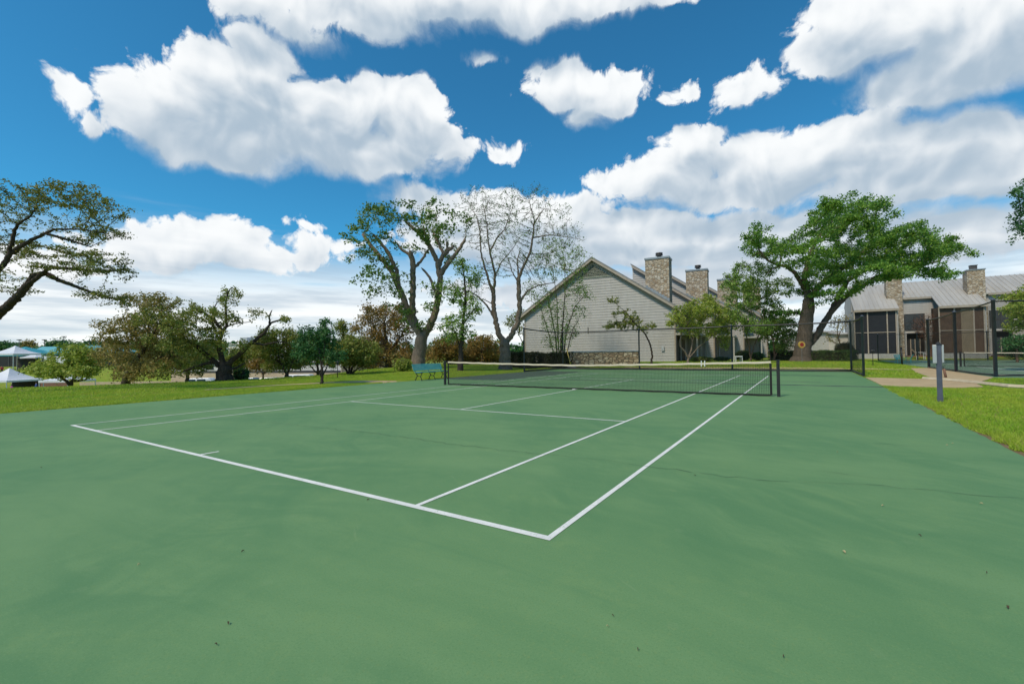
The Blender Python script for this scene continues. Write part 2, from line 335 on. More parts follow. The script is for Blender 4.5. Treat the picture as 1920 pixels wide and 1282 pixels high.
def edge_poly(pts, n, amp, seed):
    r = random.Random(seed); out = []
    for (x0, y0), (x1, y1) in zip(pts, pts[1:]):
        for k in range(n):
            t = k/n; out.append((x0+(x1-x0)*t+r.uniform(-amp, amp), y0+(y1-y0)*t+r.uniform(-amp, amp)*.3))
    return out+[pts[-1]]
cs = MB()
right_edge = edge_poly([(9.3, -30), (9.3, -8), (9.45, 4), (9.5, 19)], 60, .02, 3)
left_edge = edge_poly([(-10.1, 19), (-10.05, 4), (-9.9, -8), (-9.7, -30)], 40, .03, 4)
outl = right_edge+left_edge; n = len(outl)
cs.add([(x, y, 0) for x, y in outl]+[(x, y, -.12) for x, y in outl], [tuple(range(n))]+[(i, (i+1) % n, (i+1) % n+n, i+n) for i in range(n)])
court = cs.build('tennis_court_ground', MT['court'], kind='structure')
ln = MB(); LZ = .004
def strip(x0, x1, y0, y1): ln.quad((x0, y0, LZ), (x1, y0, LZ), (x1, y1, LZ), (x0, y1, LZ))
lw = .05
for sx in (-1, 1):
    x = sx*5.485; a, b = sorted((x, x-sx*lw)); strip(a, b, -11.82, 11.82)
    x = sx*4.115; strip(x-.025, x+.025, -11.82, 11.82)
    strip(-5.485, 5.485, *sorted((sx*11.885, sx*11.82)))
    strip(-4.09, 4.09, sx*6.4-.025, sx*6.4+.025)
strip(-.025, .025, -6.375, 6.375); strip(-.025, .025, -11.82, -11.6); strip(-.025, .025, 11.6, 11.82)
ln.build('painted_court_lines', MT['line'], kind='structure')
# cracks in the coat: thin wandering ribbons
def ribbon(mb, pix, w, z, seed):
    r = random.Random(seed); pts = []
    P = [G(*p)[:2] for p in pix]
    for a, b in zip(P, P[1:]):
        m = max(3, int(np.linalg.norm(b-a)/.12))
        for k in range(m): pts.append(a+(b-a)*k/m+np.array([r.gauss(0, .014), r.gauss(0, .022)]))
    pts.append(P[-1])
    for a, b in zip(pts, pts[1:]):
        d = (b-a)/(np.linalg.norm(b-a)+1e-9); nrm = np.array([-d[1], d[0]])*w*r.uniform(.3, 1.3)
        mb.quad((*(a-nrm), z), (*(b-nrm), z), (*(b+nrm), z), (*(a+nrm), z))
cr = MB()
ribbon(cr, [(490, 790), (600, 802), (700, 812), (850, 833), (1000, 850), (1100, 859), (1230, 877), (1360, 893), (1480, 903)], .0045, .0055, 5)
ribbon(cr, [(1500, 903), (1600, 908), (1720, 917), (1860, 930), (1990, 942)], .003, .0055, 6)
ribbon(cr, [(1530, 883), (1620, 894), (1700, 902)], .003, .0055, 8)
ribbon(cr, [(1640, 832), (1700, 836), (1760, 838)], .004, .0055, 9)
cr.build('court_cracks', MT['crack'], kind='structure')
def sheet(name, pts, z, m, **k):
    mb = MB(); mb.quad(*[(p[0], p[1], z) for p in pts]); return mb.build(name, m, kind='structure', **k)
def slab(name, pts, z0, z1, m):
    mb = MB(); mb.prism([(p[0], p[1]) for p in pts], 'z', z0, z1); return mb.build(name, m, kind='structure')
PATH1 = [(9.47, 5.6), (11.6, 5.7), (12.3, 6.6), (12.6, 9.0), (11.9, 11.0), (9.52, 11.6)]
PATH2 = [(11.9, 11.2), (12.9, 9.4), (14.28, 13.2), (14.28, 25.5), (13.2, 24.5), (12.4, 18.0)]
slab('concrete_path', PATH1, -.1, .005, MT['concrete']); slab('concrete_path_far', PATH2, -.1, .012, MT['concrete'])
PATHL = [(-10.12, -.1), (-11.5, -.15), (-12.9, -1.25), (-13.6, -3.4), (-13.9, -6), (-14.3, -6), (-14.2, -3.0), (-13.6, -.6), (-12.6, 1.1), (-10.12, 1.5)]
slab('concrete_path_left', PATHL, -.1, -.012, MT['concrete'])
slab('second_court_ground', [(14.3, 13.4), (42, 13.4), (42, 52), (14.6, 52)], -.1, .0, MT['court2'])
sheet('second_court_lines', [(17.4, 16.0), (17.5, 16.0), (17.5, 46), (17.4, 46)], .004, MT['line'])
l2 = MB()
for x in (18.8,): l2.quad((x, 16, .004), (x+.06, 16, .004), (x+.06, 46, .004), (x, 46, .004))
l2.quad((17.5, 22.0, .0045), (30, 22.0, .0045), (30, 22.08, .0045), (17.5, 22.08, .0045)); l2.quad((18.9, 27.6, .0045), (30, 27.6, .0045), (30, 27.66, .0045), (18.9, 27.66, .0045))
l2.build('second_court_lines', MT['line'], kind='structure')
kb = MB(); kp = [(11.5, 10.95), (12.2, 9.6), (12.55, 8.2), (12.95, 6.6), (14.2, 5.6), (17, 4.6), (22, 3.4)]
kb.tube([(x, y, .02) for x, y in kp], .09, 6); kb.build('kerb', MT['kerb'], kind='structure')
# worn dirt along the court edges
db = MB(); rr = random.Random(11)
for ed, sg in ((right_edge, 1), (left_edge, -1)):
    for (x0, y0), (x1, y1) in zip(ed, ed[1:]):
        if abs(y1-y0) > 2 or y0 < -20: continue
        if sg > 0 and 5.3 < y0 < 12: continue
        w0 = .05+.09*abs(math.sin(y0*1.7+sg))*rr.random()+.03
        db.quad((x0-.004*sg, y0, -.006), (x0+sg*w0, y0, -.012), (x1+sg*w0, y1, -.012), (x1-.004*sg, y1, -.006))
db.build('bare_soil_edge', MT['dirt'], kind='structure')
fp = MB()
for i in range(40):
    xa, xb = -6+i*.47, -6+(i+1)*.47
    ya, yb = [(21.6+.35*math.sin(x*.3)) for x in (xa, xb)]
    za = [float(tz(x, y))+.03 for x, y in ((xa, ya), (xb, yb), (xb, yb+1.5), (xa, ya+1.5))]
    fp.quad((xa, ya, za[0]), (xb, yb, za[1]), (xb, yb+1.5, za[2]), (xa, ya+1.5, za[3]))
fp.build('gravel_footpath', MT['concrete'], kind='structure')
# ---------------------------------------------------------------- grass blades
def inpoly(x, y, poly):
    c = np.zeros(x.shape, bool); n = len(poly)
    for i in range(n):
        x0, y0 = poly[i]; x1, y1 = poly[(i+1) % n]
        c ^= ((y0 > y) != (y1 > y)) & (x < (x1-x0)*(y-y0)/(y1-y0+1e-12)+x0)
    return c
def grass():
    V = []; F = []; off = 0
    def patch(x0, x1, y0, y1, dens, h, w, edge=False):
        nonlocal off
        n = int((x1-x0)*(y1-y0)*dens); x = rng.uniform(x0, x1, n); y = rng.uniform(y0, y1, n)
        k = ~(inpoly(x, y, PATH1) | inpoly(x, y, PATH2) | inpoly(x, y, PATHL) | ((x > -10.03) & (x < 9.42) & (y < 19)) | ((x > 14.25) & (y > 13.4)))
        if edge: k = (np.sin(y*5.3+np.sin(y*2.1)*3)+np.sin(y*13.7)*.5 > .25) & (np.abs(x-(9.4 if x0 > 0 else -10.02)) < .06*np.abs(np.sin(y*3.1))+.02)
        # keep only what the camera (or one a few steps aside) can see
        dx = x-CAM[0]; dy = y-CAM[1]; fz = dx*FWD[0]+dy*FWD[1]; rx = dx*RIGHT[0]+dy*RIGHT[1]
        k &= (fz > .5) & (rx < fz*1.35+2) & (rx > -fz*1.45-2)
        x, y = x[k], y[k]; n = len(x)
        patchy = .55+.9*np.abs(np.sin(x*1.3+np.sin(y*.9)*2)*np.cos(y*1.1+np.sin(x*.7)))
        a = rng.uniform(0, 2*np.pi, n); hh = h*rng.uniform(.5, 1.25, n)*patchy**.4; ww = w*rng.uniform(.7, 1.3, n)
        z = (0*x if edge else tz(x, y)-.005); lean = rng.normal(0, .55, (n, 2))*hh[:, None]
        c, s = np.cos(a)*ww, np.sin(a)*ww
        v = np.empty((n, 3, 3)); v[:, 0] = np.stack([x-c, y-s, z], 1); v[:, 1] = np.stack([x+c, y+s, z], 1); v[:, 2] = np.stack([x+lean[:, 0], y+lean[:, 1], z+hh], 1)
        V.append(v.reshape(-1, 3)); F.append(np.arange(off, off+3*n).reshape(-1, 3)); off += 3*n
    patch(9.3, 13, -10, 6, 1500, .06, .006); patch(13, 18, -8, 6, 700, .06, .008); patch(9.3, 24, 4, 14, 500, .06, .009)
    patch(18, 34, -6, 14, 150, .07, .014); patch(9.3, 14.3, 12, 52, 170, .08, .014)
    patch(-14, -9.9, -16, 14, 750, .06, .008); patch(-20, -14, -18, 16, 420, .065, .011); patch(-32, -20, -22, 26, 160, .075, .016)
    patch(9.28, 9.7, -10, 5.4, 1600, .095, .007); patch(-10.5, -9.95, -16, 14, 900, .09, .009)
    patch(9.25, 9.5, -10, 5.4, 3200, .05, .006, True); patch(-10.15, -9.8, -16, 14, 1500, .06, .008, True)
    patch(-20, 13, 19, 34, 110, .08, .016); patch(-20, -9, 12, 22, 160, .075, .014)
    o = rawmesh('grass', np.concatenate(V), np.concatenate(F), MT['blade'], nper=3); o['kind'] = 'stuff'; o['label'] = 'short mown bright green lawn grass around the court'; o['category'] = 'grass'
grass()
# ---------------------------------------------------------------- trees
def resample(P, R_, step):
    out = [P[0]]; ro = [R_[0]]
    for a, b, ra, rb in zip(P, P[1:], R_, R_[1:]):
        m = max(1, int(round(np.linalg.norm(b-a)/step)))
        for k in range(1, m+1): out.append(a+(b-a)*k/m); ro.append(ra+(rb-ra)*k/m)
    return out, ro
def leaf_quads(C, size, r, up=.35):
    n = len(C); s = size*r.uniform(.55, 1.3, n)[:, None]
    nrm = r.normal(0, 1, (n, 3)); nrm[:, 2] += up*2; nrm /= np.linalg.norm(nrm, axis=1)[:, None]
    a = np.cross(nrm, r.normal(0, 1, (n, 3))); a /= np.linalg.norm(a, axis=1)[:, None]; b = np.cross(nrm, a)
    v = np.empty((n, 4, 3)); w = r.uniform(.26, .42, n)[:, None]
    v[:, 0] = C-a*s*.5; v[:, 1] = C+b*s*w-nrm*s*.08; v[:, 2] = C+a*s*.5+nrm*s*.1; v[:, 3] = C-b*s*w-nrm*s*.08
    return v.reshape(-1, 3)
def tree(name, label, D, base, limbs, lobes, bark, leaf, nleaf, lsize, r0=None, step=None, dens=34, clump=.5, group=None, twig=.010, spread=.16, seed=1, flat=.9, cat='tree', leafr=None, kill=1.6, maxn=4200, droop=0., crown='crown', zbase=None, flare=1.32):
    """limbs: list of (pixel polyline, start radius, end radius[, depth drift]); lobes: (px, py, rx, ry[, depth offset, weight])"""
    r = np.random.default_rng(seed); pr = random.Random(seed); S = D/FPX
    bx, by = base; B = W(bx, by, D); B[2] = float(tz(B[0], B[1])) if zbase is None else zbase
    lx = [l[0] for l in lobes]; cw = (max(l[0]+l[2] for l in lobes)-min(l[0]-l[2] for l in lobes))*S
    step = step or max(.16, cw/38)
    pos = []; par = []; rad = []
    for li, lb in enumerate(limbs):
        pl, ra, rb = lb[:3]; dz = lb[3] if len(lb) > 3 else (0 if li == 0 else pr.uniform(-.22, .22)*cw)
        m = len(pl)-1; P = [W(p[0], p[1], D+dz*(i/m)**1.2) for i, p in enumerate(pl)]
        R_ = [ra+(rb-ra)*(i/m)**.8 for i in range(m+1)]
        if li == 0 or (len(lb) > 4 and lb[4]):
            P[0][2] = float(tz(P[0][0], P[0][1]))-.12 if zbase is None else zbase
            R_[0] = ra*flare
            if len(P) > 1: P.insert(1, P[0]+(P[1]-P[0])*min(.5, 1.0/np.linalg.norm(P[1]-P[0]))); R_.insert(1, ra)
        else:
            A = np.array(pos); k = int(np.argmin(((A-P[0])**2).sum(1))); P[0] = A[k]
            # bring the whole limb to where its parent really is
            off = A[k]-W(pl[0][0], pl[0][1], D)
            for i in range(1, m+1): P[i] = P[i]+FWD*np.dot(off, FWD)*(1-i/m*.5)
        Q, q = resample(P, R_, step*.8)
        if li == 0 or (len(lb) > 4 and lb[4]): last = -1; s0 = 0
        else: last = k; s0 = 1
        for i in range(s0, len(Q)):
            jit = np.array([pr.gauss(0, 1), pr.gauss(0, 1), pr.gauss(0, .5)])*min(q[i]*.2, .03) if 0 < i < len(Q)-1 else 0
            pos.append(Q[i]+jit); par.append(last); rad.append(q[i]); last = len(pos)-1
    nl = len(pos)
    # attractors gathered in clumps inside the lobes
    att = []; F3 = FWD
    for l in lobes:
        cx_, cy_, rx, ry = l[:4]; dzo = l[4] if len(l) > 4 else pr.uniform(-.28, .28)*cw; wgt = l[5] if len(l) > 5 else 1
        c = W(cx_, cy_, D+dzo); a, b = rx*S, ry*S; d = max(a, b)*.9
        vol = (a*b*d)**(1/3)
        nc = max(2, int(dens*wgt*.22*(vol/(cw*.09))**1.3))
        for _ in range(nc):
            u = r.normal(0, 1, 3); u /= np.linalg.norm(u); u *= r.uniform(.25, 1)**.45
            cc = c+RIGHT*u[0]*a+UP*u[1]*b+F3*u[2]*d
            cr_ = clump*vol*r.uniform(.5, 1.)
            k = r.normal(0, .45, (5, 3))*cr_; k[:, 2] *= flat
            att.append(cc+k)
    att = np.concatenate(att)
    for i in range(len(att)):
        att[i][2] = max(att[i][2], float(tz(att[i][0], att[i][1]))+.25)
    P = np.zeros((maxn+400, 3)); P[:nl] = pos
    n = nl; par = par+[0]*(maxn+400-nl)
    start = 0
    AD = np.full(len(att), 1e9); AI = np.zeros(len(att), int); alive = np.ones(len(att), bool)
    def upd(a0, a1):
        for s in range(a0, a1, 400):
            e = min(a1, s+400); d = ((att[:, None, :]-P[None, s:e, :])**2).sum(2); k = d.argmin(1); m = d[np.arange(len(att)), k]
            b = m < AD; AD[b] = m[b]; AI[b] = k[b]+s
    # do not sprout from the bare bole
    live0 = int(.0*nl)
    upd(0, n)
    for it in range(220):
        alive &= AD > (step*kill*.62)**2
        if not alive.any() or n > maxn: break
        src = AI[alive]; dirs = att[alive]-P[src]; dirs /= np.linalg.norm(dirs, axis=1)[:, None]+1e-9
        us, inv = np.unique(src, return_inverse=True); acc = np.zeros((len(us), 3)); np.add.at(acc, inv, dirs)
        acc += r.normal(0, .25, acc.shape); acc[:, 2] -= droop; acc /= np.linalg.norm(acc, axis=1)[:, None]+1e-9
        if n+len(us) > maxn+300: break
        P[n:n+len(us)] = P[us]+acc*step
        for q, s_ in enumerate(us): par[n+q] = int(s_)
        upd(n, n+len(us)); n += len(us)
    P = P[:n]; par = par[:n]
    rad2 = np.zeros(n); kids = [[] for _ in range(n)]
    for i in range(n-1, -1, -1):
        if rad2[i] == 0: rad2[i] = twig**2.3
        if par[i] >= 0: rad2[par[i]] += rad2[i]; kids[par[i]].append(i)
    rad2 = rad2**(1/2.3); rad2[:nl] = np.maximum(np.array(rad), twig)
    for i in range(nl, n): rad2[i] = min(rad2[i], rad2[par[i]]*(.62 if par[i] < nl else 1.))
    # tubes along chains
    V = []; Fq = []; off = 0
    stack = [(i, -1) for i in range(n) if par[i] < 0]
    while stack:
        i, p = stack.pop(); ch = [p, i] if p >= 0 else [i]
        while kids[ch[-1]]:
            ks = sorted(kids[ch[-1]], key=lambda k: -rad2[k]); stack += [(k, ch[-1]) for k in ks[1:]]; ch.append(ks[0])
        if len(ch) < 2: continue
        pts = P[ch]; rr_ = rad2[ch].copy()
        if p >= 0: rr_[0] = min(rr_[0], rr_[1]*1.25)
        rr_[-1] *= .35
        R0 = rr_.max(); ns = 12 if R0 > .25 else 8 if R0 > .09 else 5 if R0 > .03 else 3
        t = np.gradient(pts, axis=0); t /= np.linalg.norm(t, axis=1)[:, None]+1e-12
        ax = int(np.abs(t).max(0).argmin()); a = np.cross(t, np.eye(3)[ax]); a /= np.linalg.norm(a, axis=1)[:, None]+1e-9; b = np.cross(t, a)
        th = np.arange(ns)*2*np.pi/ns
        wob = 1+((.05*np.sin(np.arange(ns)*2*np.pi/ns*3+1)+.04*np.sin(np.arange(ns)*2*np.pi/ns*5))[None, :]*np.ones((len(ch), 1))+r.normal(0, .018, (len(ch), ns)) if R0 > .12 else 0)
        ring = pts[:, None, :]+(rr_[:, None]*wob if R0 > .12 else np.repeat(rr_[:, None], ns, 1))[:, :, None]*(np.cos(th)[None, :, None]*a[:, None, :]+np.sin(th)[None, :, None]*b[:, None, :])
        V.append(ring.reshape(-1, 3)); i_, k_ = np.meshgrid(np.arange(len(ch)-1), np.arange(ns), indexing='ij')
        q = np.stack([i_*ns+k_, i_*ns+(k_+1) % ns, (i_+1)*ns+(k_+1) % ns, (i_+1)*ns+k_], 2).reshape(-1, 4)+off
        Fq.append(q); off += len(ch)*ns
    root = thing(name, label, cat, B, group)
    rawmesh('trunk' if cat == 'tree' else 'stem', np.concatenate(V), np.concatenate(Fq), MT[bark], root, smooth=True)
    if nleaf:
        lr = leafr or max(twig*2.6, .03); el = np.where((rad2 < lr) & (np.arange(n) >= nl))[0]
        if len(el) == 0: el = np.arange(nl, n)
        wt = np.array([3. if not kids[i] else 1. for i in el]); pick = r.choice(el, nleaf, p=wt/wt.sum())
        par_a = np.array(par)
        base_p = P[pick]+(P[par_a[pick]]-P[pick])*r.uniform(0, 1, (nleaf, 1))
        C = base_p+r.normal(0, 1, (nleaf, 3))*np.array([1, 1, flat])*(spread*max(1., step/.3))
        v = leaf_quads(C, lsize, r)
        rawmesh(crown, v, np.arange(4*nleaf).reshape(-1, 4), MT[leaf], root)
    return root
BG = None
tree('oak_tree', 'olive leaved oak leaning in over the left lawn with a bare curved bough', 18, (-130, 735),
     [([(-130, 735), (-95, 690), (-60, 650), (-5, 590), (30, 560), (52, 532), (62, 517)], .23, .11, 0), ([(62, 517), (85, 512), (110, 525), (150, 540), (190, 555), (228, 563)], .12, .03, .6),
      ([(52, 532), (95, 501), (150, 505), (200, 510), (236, 505)], .09, .02, -.5), ([(-60, 650), (-40, 560), (20, 475), (50, 455), (80, 440), (100, 430), (150, 430), (200, 438)], .13, .02, .4),
      ([(80, 440), (131, 451), (165, 462)], .06, .02, .8), ([(20, 475), (24, 431), (33, 418), (52, 407), (68, 388)], .08, .025, -.6), ([(-40, 560), (-80, 480), (-90, 400)], .12, .03, 0)],
     [(40, 380, 55, 25), (95, 375, 45, 22), (140, 372, 50, 28), (190, 395, 38, 30), (150, 430, 60, 22), (225, 440, 22, 10), (25, 465, 38, 18), (90, 475, 50, 18), (150, 478, 45, 16), (200, 488, 38, 20), (222, 512, 26, 16), (130, 505, 50, 12), (190, 556, 45, 16), (230, 562, 18, 10), (62, 500, 30, 12), (-40, 420, 60, 60), (15, 350, 20, 14), (15, 530, 22, 14), (60, 550, 20, 12)],
     'barkdark', 'leafspray', 19000, .08, step=.14, dens=75, clump=.62, flat=.42, spread=.085, seed=3, twig=.006, leafr=.02)
tree('oak_tree', 'low spreading yellow green tree on the bank in front of the white tents', 32, (132, 728),
     [([(132, 728), (134, 715), (143, 704), (152, 690), (158, 676)], .13, .05, 0), ([(132, 722), (120, 712), (104, 700), (92, 690)], .11, .04), ([(134, 715), (160, 712), (172, 700)], .1, .04)],
     [(150, 668, 38, 16), (110, 678, 32, 16), (78, 692, 26, 14), (172, 686, 24, 16), (135, 655, 22, 8), (60, 696, 14, 9), (150, 695, 30, 10), (108, 695, 25, 10)], 'barkdark', 'leafyg', 9000, .17, step=.2, dens=40, seed=5, spread=.15)
tree('oak_tree', 'brown olive brushy oak with drooping twigs at the crest of the left lawn', 27, (232, 722),
     [([(232, 722), (240, 700), (255, 680), (270, 655), (285, 630), (305, 600)], .22, .06, 0), ([(240, 700), (220, 680), (212, 655)], .1, .03), ([(255, 680), (290, 672), (325, 665)], .1, .03), ([(270, 655), (250, 625), (225, 605)], .08, .03), ([(285, 630), (275, 600), (268, 575)], .06, .02)],
     [(300, 575, 30, 24), (262, 570, 30, 22), (235, 610, 40, 20), (285, 612, 45, 22), (215, 665, 30, 34), (260, 660, 45, 34), (310, 650, 40, 28), (215, 630, 25, 18), (290, 692, 40, 18), (335, 610, 25, 20), (240, 700, 25, 14)],
     'barkdark', 'leafbrownolive', 20000, .12, step=.17, dens=56, seed=6, spread=.12, droop=.12, twig=.006)
tree('oak_tree', 'large old oak with stout forked trunk and a half bare crown at the lawn crest', 25.5, (418, 718),
     [([(418, 718), (419, 700), (420, 688)], .42, .34, 0), ([(420, 690), (440, 672), (468, 645), (495, 625), (508, 605), (530, 598)], .17, .04, .8), ([(468, 645), (490, 646), (520, 640), (545, 645)], .08, .02, .8), ([(508, 608), (497, 590), (505, 580)], .06, .03, .5),
      ([(420, 690), (412, 665), (411, 640), (416, 620), (402, 598), (385, 588), (365, 578)], .17, .03, -.6), ([(416, 622), (430, 612), (427, 575), (430, 548), (438, 540)], .1, .015, .4), ([(411, 640), (400, 600), (405, 575), (412, 562)], .07, .015, .2), ([(430, 615), (445, 607), (475, 603)], .05, .015, .5),
      ([(418, 695), (395, 672), (370, 650), (345, 636), (322, 632), (300, 645)], .16, .04, -1.2), ([(395, 680), (360, 690), (335, 700)], .1, .03, -.8), ([(345, 636), (320, 612), (280, 600)], .07, .02, -1.), ([(420, 695), (440, 690), (460, 680)], .1, .04, .2)],
     [(432, 555, 22, 22), (408, 562, 12, 10), (350, 578, 34, 16), (375, 592, 30, 14), (330, 605, 40, 18), (372, 640, 45, 26), (345, 662, 45, 26), (400, 625, 35, 18), (455, 590, 24, 14), (530, 597, 18, 8), (310, 640, 35, 22), (330, 690, 38, 16), (365, 690, 25, 14), (432, 650, 20, 16), (450, 700, 14, 8), (290, 600, 30, 20), (395, 655, 30, 18), (380, 675, 36, 16), (410, 600, 26, 14)],
     'barkdark', 'leafolive', 17000, .115, step=.16, dens=52, seed=8, spread=.11, twig=.006)
tree('oak_tree', 'slim dark green layered tree between the old oak and the little bushy tree', 30, (538, 714),
     [([(538, 714), (537, 700), (528, 680), (520, 660), (515, 645)], .14, .05, 0), ([(537, 700), (548, 680), (560, 660)], .08, .03), ([(528, 680), (500, 665), (480, 655)], .06, .02), ([(520, 660), (535, 640), (550, 630)], .05, .02)],
     [(520, 632, 34, 14), (555, 640, 28, 14), (492, 655, 26, 14), (530, 660, 36, 12), (545, 682, 30, 12), (512, 688, 18, 8), (500, 640, 18, 10)], 'barkdark', 'leafolive', 12000, .13, step=.18, dens=60, seed=9, spread=.14)
for i, (px, dd, lob, lf, lab) in enumerate([
    (462, 50, [(462, 668, 30, 16), (440, 680, 22, 12), (485, 655, 20, 12)], 'leafolive', 'rounded olive oak filling the gap behind the old oak and its right bough'),
    (595, 52, [(595, 655, 30, 20), (560, 672, 26, 14), (622, 668, 24, 16), (580, 640, 20, 10)], 'leafgarden', 'fresh green spreading oak behind the little bushy tree'),
    (690, 58, [(690, 668, 30, 16), (665, 660, 20, 14), (712, 655, 20, 14)], 'leafbrownolive', 'brown olive oak between the several stemmed tree and the rusty oak'),
    (350, 46, [(350, 668, 36, 16), (318, 676, 26, 13), (384, 672, 26, 14)], 'leafolive', 'dense low oak on the slope between the brushy oak and the old oak')]):
    tree('oak_tree', lab, dd, (px, 712), [([(px, 712), (px+1, 698), (px, 682)], .2, .1, 0), ([(px+1, 700), (px-14, 685)], .1, .05), ([(px+1, 700), (px+15, 682)], .1, .05)], lob, 'barkdark', lf, 9000, .2, step=.26, dens=50, seed=90+i, spread=.2)
tree('oak_tree', 'small rusty leaved tree in front of the pale building', 34, (492, 714),
     [([(492, 714), (494, 700), (497, 685)], .07, .04, 0), ([(494, 702), (486, 690)], .05, .02), ([(494, 702), (504, 690)], .05, .02)], [(492, 676, 22, 10), (482, 686, 14, 10), (506, 680, 14, 10)], 'barkbrown', 'leafrust', 2600, .14, step=.16, dens=40, seed=10)
tree('garden_tree', 'little bushy dark green tree growing by the path beside the court edge', 21.3, (604, 719),
     [([(604, 719), (603, 705), (604, 690), (600, 672), (598, 655)], .075, .03, 0), ([(603, 706), (612, 690), (618, 672)], .045, .02, .3), ([(603, 708), (596, 695), (590, 675)], .04, .015, -.3), ([(604, 690), (608, 660), (610, 630), (611, 602)], .03, .008, 0), ([(600, 672), (580, 655), (570, 645)], .03, .01, .3)],
     [(588, 636, 26, 18), (611, 608, 10, 12), (566, 652, 20, 13), (612, 645, 26, 20), (634, 668, 18, 10), (594, 660, 30, 12), (575, 618, 12, 7), (610, 625, 16, 12), (558, 668, 12, 8)], 'barkdark', 'leafdark', 6800, .105, step=.12, dens=50, seed=11, spread=.08, twig=.005)
tree('oak_tree', 'several stemmed olive tree standing behind the little bushy tree and lamp post', 32, (655, 710),
     [([(655, 710), (650, 695), (640, 680), (630, 668)], .1, .04, 0), ([(655, 708), (660, 690), (672, 675), (682, 665)], .1, .04), ([(653, 705), (655, 685), (653, 660), (645, 630), (641, 610)], .08, .015), ([(656, 706), (672, 690), (690, 680)], .08, .03)],
     [(650, 655, 34, 16), (641, 618, 10, 14), (672, 672, 30, 14), (632, 674, 22, 10), (690, 660, 20, 18), (660, 640, 22, 10)], 'barkdark', 'leafolive', 12000, .14, step=.18, dens=58, seed=12, spread=.15)
tree('oak_tree', 'rust and olive leaved oak left of the tall pollarded tree', 40, (728, 702),
     [([(728, 702), (729, 680), (726, 655), (722, 630), (720, 605)], .3, .1, 0), ([(729, 682), (705, 660), (690, 640)], .14, .04), ([(728, 665), (745, 640), (758, 620)], .14, .04), ([(729, 690), (700, 682), (680, 678)], .1, .04), ([(726, 650), (705, 620), (695, 600)], .1, .03)],
     [(718, 596, 42, 22), (690, 620, 34, 24), (700, 650, 44, 24), (745, 630, 32, 34), (675, 655, 26, 18), (752, 595, 22, 26), (735, 665, 36, 22), (690, 680, 30, 12), (705, 585, 26, 12), (760, 665, 18, 22)], 'barkdark', 'leafrust', 15000, .17, step=.24, dens=48, seed=13, spread=.19)
tree('pollard_tree', 'tall pollarded tree with massive pale trunk and knobbly boughs behind the teal bench', 36, (783, 694),
     [([(783, 694), (785, 670), (789, 648), (792, 632)], .58, .46, 0), ([(790, 634), (778, 612), (768, 592), (757, 562), (746, 532), (735, 510), (720, 490), (702, 470), (690, 452), (681, 440)], .33, .13, .6), ([(748, 536), (742, 505), (728, 475), (712, 452), (700, 440)], .2, .1, -.4),
      ([(780, 618), (774, 590), (773, 560), (775, 520), (773, 488), (768, 470)], .28, .2, -.5), ([(773, 480), (755, 470), (748, 460)], .12, .08, 0), ([(775, 505), (790, 492), (803, 470)], .15, .08, .5),
      ([(792, 634), (806, 612), (815, 590), (822, 560), (825, 525), (820, 490), (805, 460), (790, 440), (772, 426), (762, 417)], .35, .11, -.4), ([(824, 500), (832, 478), (842, 470), (850, 462)], .2, .12, .3), ([(824, 515), (845, 490), (862, 468), (872, 450)], .22, .1, -.6), ([(822, 560), (806, 520), (790, 502)], .14, .08, .4), ([(805, 460), (798, 440), (796, 430)], .12, .08, .2), ([(842, 472), (838, 455)], .12, .09, 0), ([(835, 480), (820, 450), (810, 432)], .13, .08, .5)],
     [(690, 405, 36, 24), (672, 440, 30, 22), (688, 480, 36, 18), (698, 520, 40, 18), (715, 555, 34, 18), (762, 392, 45, 20), (815, 395, 42, 26), (860, 420, 30, 32), (788, 425, 40, 22), (745, 430, 28, 24), (745, 585, 26, 14), (812, 555, 22, 30), (850, 480, 26, 22), (720, 395, 28, 18), (835, 440, 30, 22), (700, 435, 24, 20), (730, 490, 26, 14), (758, 605, 18, 18), (800, 610, 24, 12), (775, 460, 18, 18)],
     'barkgrey', 'leafpollard', 7600, .20, step=.26, dens=34, clump=.34, seed=14, spread=.16, twig=.009, leafr=.02)
tree('garden_tree', 'thin upright tree with light green leaves right of the pollarded tree', 34, (863, 694),
     [([(863, 694), (865, 650), (868, 605), (873, 555), (870, 515), (866, 490)], .19, .03, 0), ([(865, 650), (852, 620), (842, 600)], .06, .02), ([(868, 610), (885, 585), (898, 570)], .06, .02), ([(872, 560), (852, 545), (840, 540)], .05, .02), ([(868, 600), (880, 540), (890, 515)], .05, .015)],
     [(850, 605, 26, 18), (880, 575, 26, 20), (848, 545, 22, 22), (870, 625, 26, 14), (888, 520, 18, 20), (866, 500, 16, 16), (845, 630, 20, 12)], 'barkdark', 'leaflight', 4200, .17, step=.22, dens=38, clump=.4, seed=15, spread=.14)
